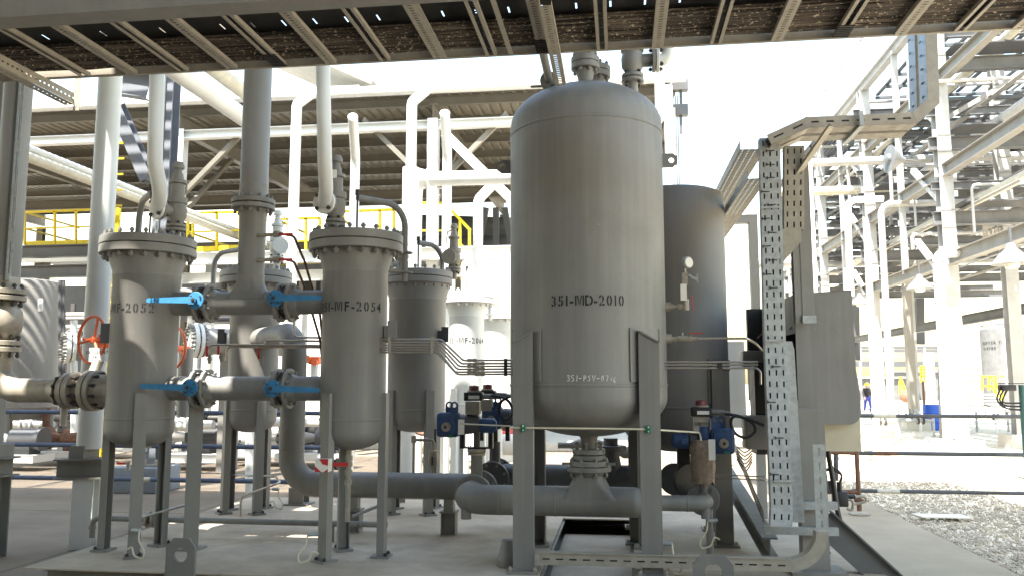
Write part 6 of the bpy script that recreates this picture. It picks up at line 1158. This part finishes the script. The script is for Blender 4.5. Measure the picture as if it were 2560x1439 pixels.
# far rack and low buildings on the horizon
fr=T('far_pipe_rack','low distant white pipe rack on the horizon under the main rack','pipe rack',P(2280,950,75))
for y_ in (868,876,905,912): MB().bar(P(2100,y_,75),P(2450,y_+1,75),.2,.25).o('pipe',dkgrey,fr)
for k in range(9): MB().bar(P(2110+k*40,868,75),P(2110+k*40,975,75),.25).o('post',cool if k%2 else dkgrey,fr)
for k,(px,py,w_,h_) in enumerate(((2210,960,3,2),(2320,950,2,2.6),(2560,955,5,2),(900,955,12,3),(420,960,14,3),(1250,950,9,4))):
    c=P(px,py,82+k); t=T('far_building','low white building on the horizon, %s'%('behind the walking man','behind the yellow stair','at the right edge','behind 351-MF-2054','behind 351-MF-2052','behind the big drum')[k],'building',(c.x,82+k,0)); MB().box((c.x-w_,82+k,-.05),(c.x+w_,88+k,h_)).o('wall',rackd,t); MB().box((c.x-w_-.2,81.7+k,h_),(c.x+w_+.2,88.2+k,h_+.2)).o('roof',cool,t)
# person walking far right
pp=G(2170,1033,-.05); S=1.62/1.75
ps=T('person','person in dark jacket, blue trousers and yellow helmet walking','person',pp)
def skinmesh(name,verts,edges,rads,m,lv=1):
    me=bpy.data.meshes.new(name); me.from_pydata([V(v)*S for v in verts],edges,[]); ob=bpy.data.objects.new(name,me); COL.objects.link(ob); ob.parent=ps; WL[ob.name]=WL[ps.name]
    md=ob.modifiers.new('skin','SKIN'); sd=ob.modifiers.new('smooth','SUBSURF'); sd.levels=sd.render_levels=lv
    for i,r_ in enumerate(rads): me.skin_vertices[0].data[i].radius=(r_*S,r_*S)
    me.skin_vertices[0].data[0].use_root=True; me.materials.append(m); md.use_smooth_shade=True; return ob
bv=[(0,0,.95),(0,0,1.15),(0,-.02,1.38),(0,-.03,1.5),(0,-.05,1.58),(0,-.05,1.70),(.18,-.02,1.42),(.23,.06,1.15),(.2,-.08,.92),(.2,-.1,.86),(-.18,-.02,1.42),(-.23,-.06,1.15),(-.2,-.2,.95),(-.2,-.23,.89),(.09,0,.92),(.12,-.18,.5),(.12,-.05,.1),(.12,-.2,.04),(-.09,0,.92),(-.1,.12,.5),(-.1,.3,.14),(-.1,.2,.05)]
be=[(0,1),(1,2),(2,3),(3,4),(4,5),(2,6),(6,7),(7,8),(8,9),(2,10),(10,11),(11,12),(12,13),(0,14),(14,15),(15,16),(16,17),(0,18),(18,19),(19,20),(20,21)]
br=[.13,.12,.13,.055,.085,.075,.06,.045,.035,.03,.06,.045,.035,.03,.09,.065,.045,.04,.09,.065,.045,.04]
for hbase,s_ in ((9,1),(13,-1)):
    hv=V(bv[hbase])
    for k in range(5): i=len(bv); bv.append(tuple(hv+V((( k-2)*.014+(.03*-s_ if k==0 else 0),-.015,-.05 if k else -.02)))); bv.append(tuple(hv+V(((k-2)*.015+(.035*-s_ if k==0 else 0),-.03,-.085 if k else -.045)))); be+=[(hbase,i),(i,i+1)]; br+=[.009,.008]
skinmesh('body',bv,be,br,skin)
skinmesh('jacket',[(0,0,.93),(0,0,1.15),(0,-.02,1.38),(0,-.03,1.47),(.18,-.02,1.42),(.23,.06,1.15),(.2,-.08,.94),(-.18,-.02,1.42),(-.23,-.06,1.15),(-.2,-.2,.97)],[(0,1),(1,2),(2,3),(2,4),(4,5),(5,6),(2,7),(7,8),(8,9)],[.165,.155,.16,.07,.085,.065,.055,.085,.065,.055],cloth)
skinmesh('trousers',[(0,0,.95),(.09,0,.9),(.12,-.18,.5),(.12,-.05,.12),(-.09,0,.9),(-.1,.12,.5),(-.1,.3,.17)],[(0,1),(1,2),(2,3),(0,4),(4,5),(5,6)],[.15,.11,.085,.07,.11,.085,.07],jean)
hc=pp+V((0,-.05,1.665))*S; hc=pp+V((0,-.05*S,1.665*S)); MB().lathe(hc,(0,0,1),[(.155,0),(.15,.015),(.125,.02),(.12,.07),(.07,.12),(0,.135)],20).o('helmet',yellow,ps)
MB().cbox(pp+V((.0,-.145*S,1.62*S)),(.05,.02,.03)).o('face_mask',tagm,ps)
# keep sharp objects tidy: no stray data
for me in list(bpy.data.meshes):
    if me.users==0: bpy.data.meshes.remove(me)
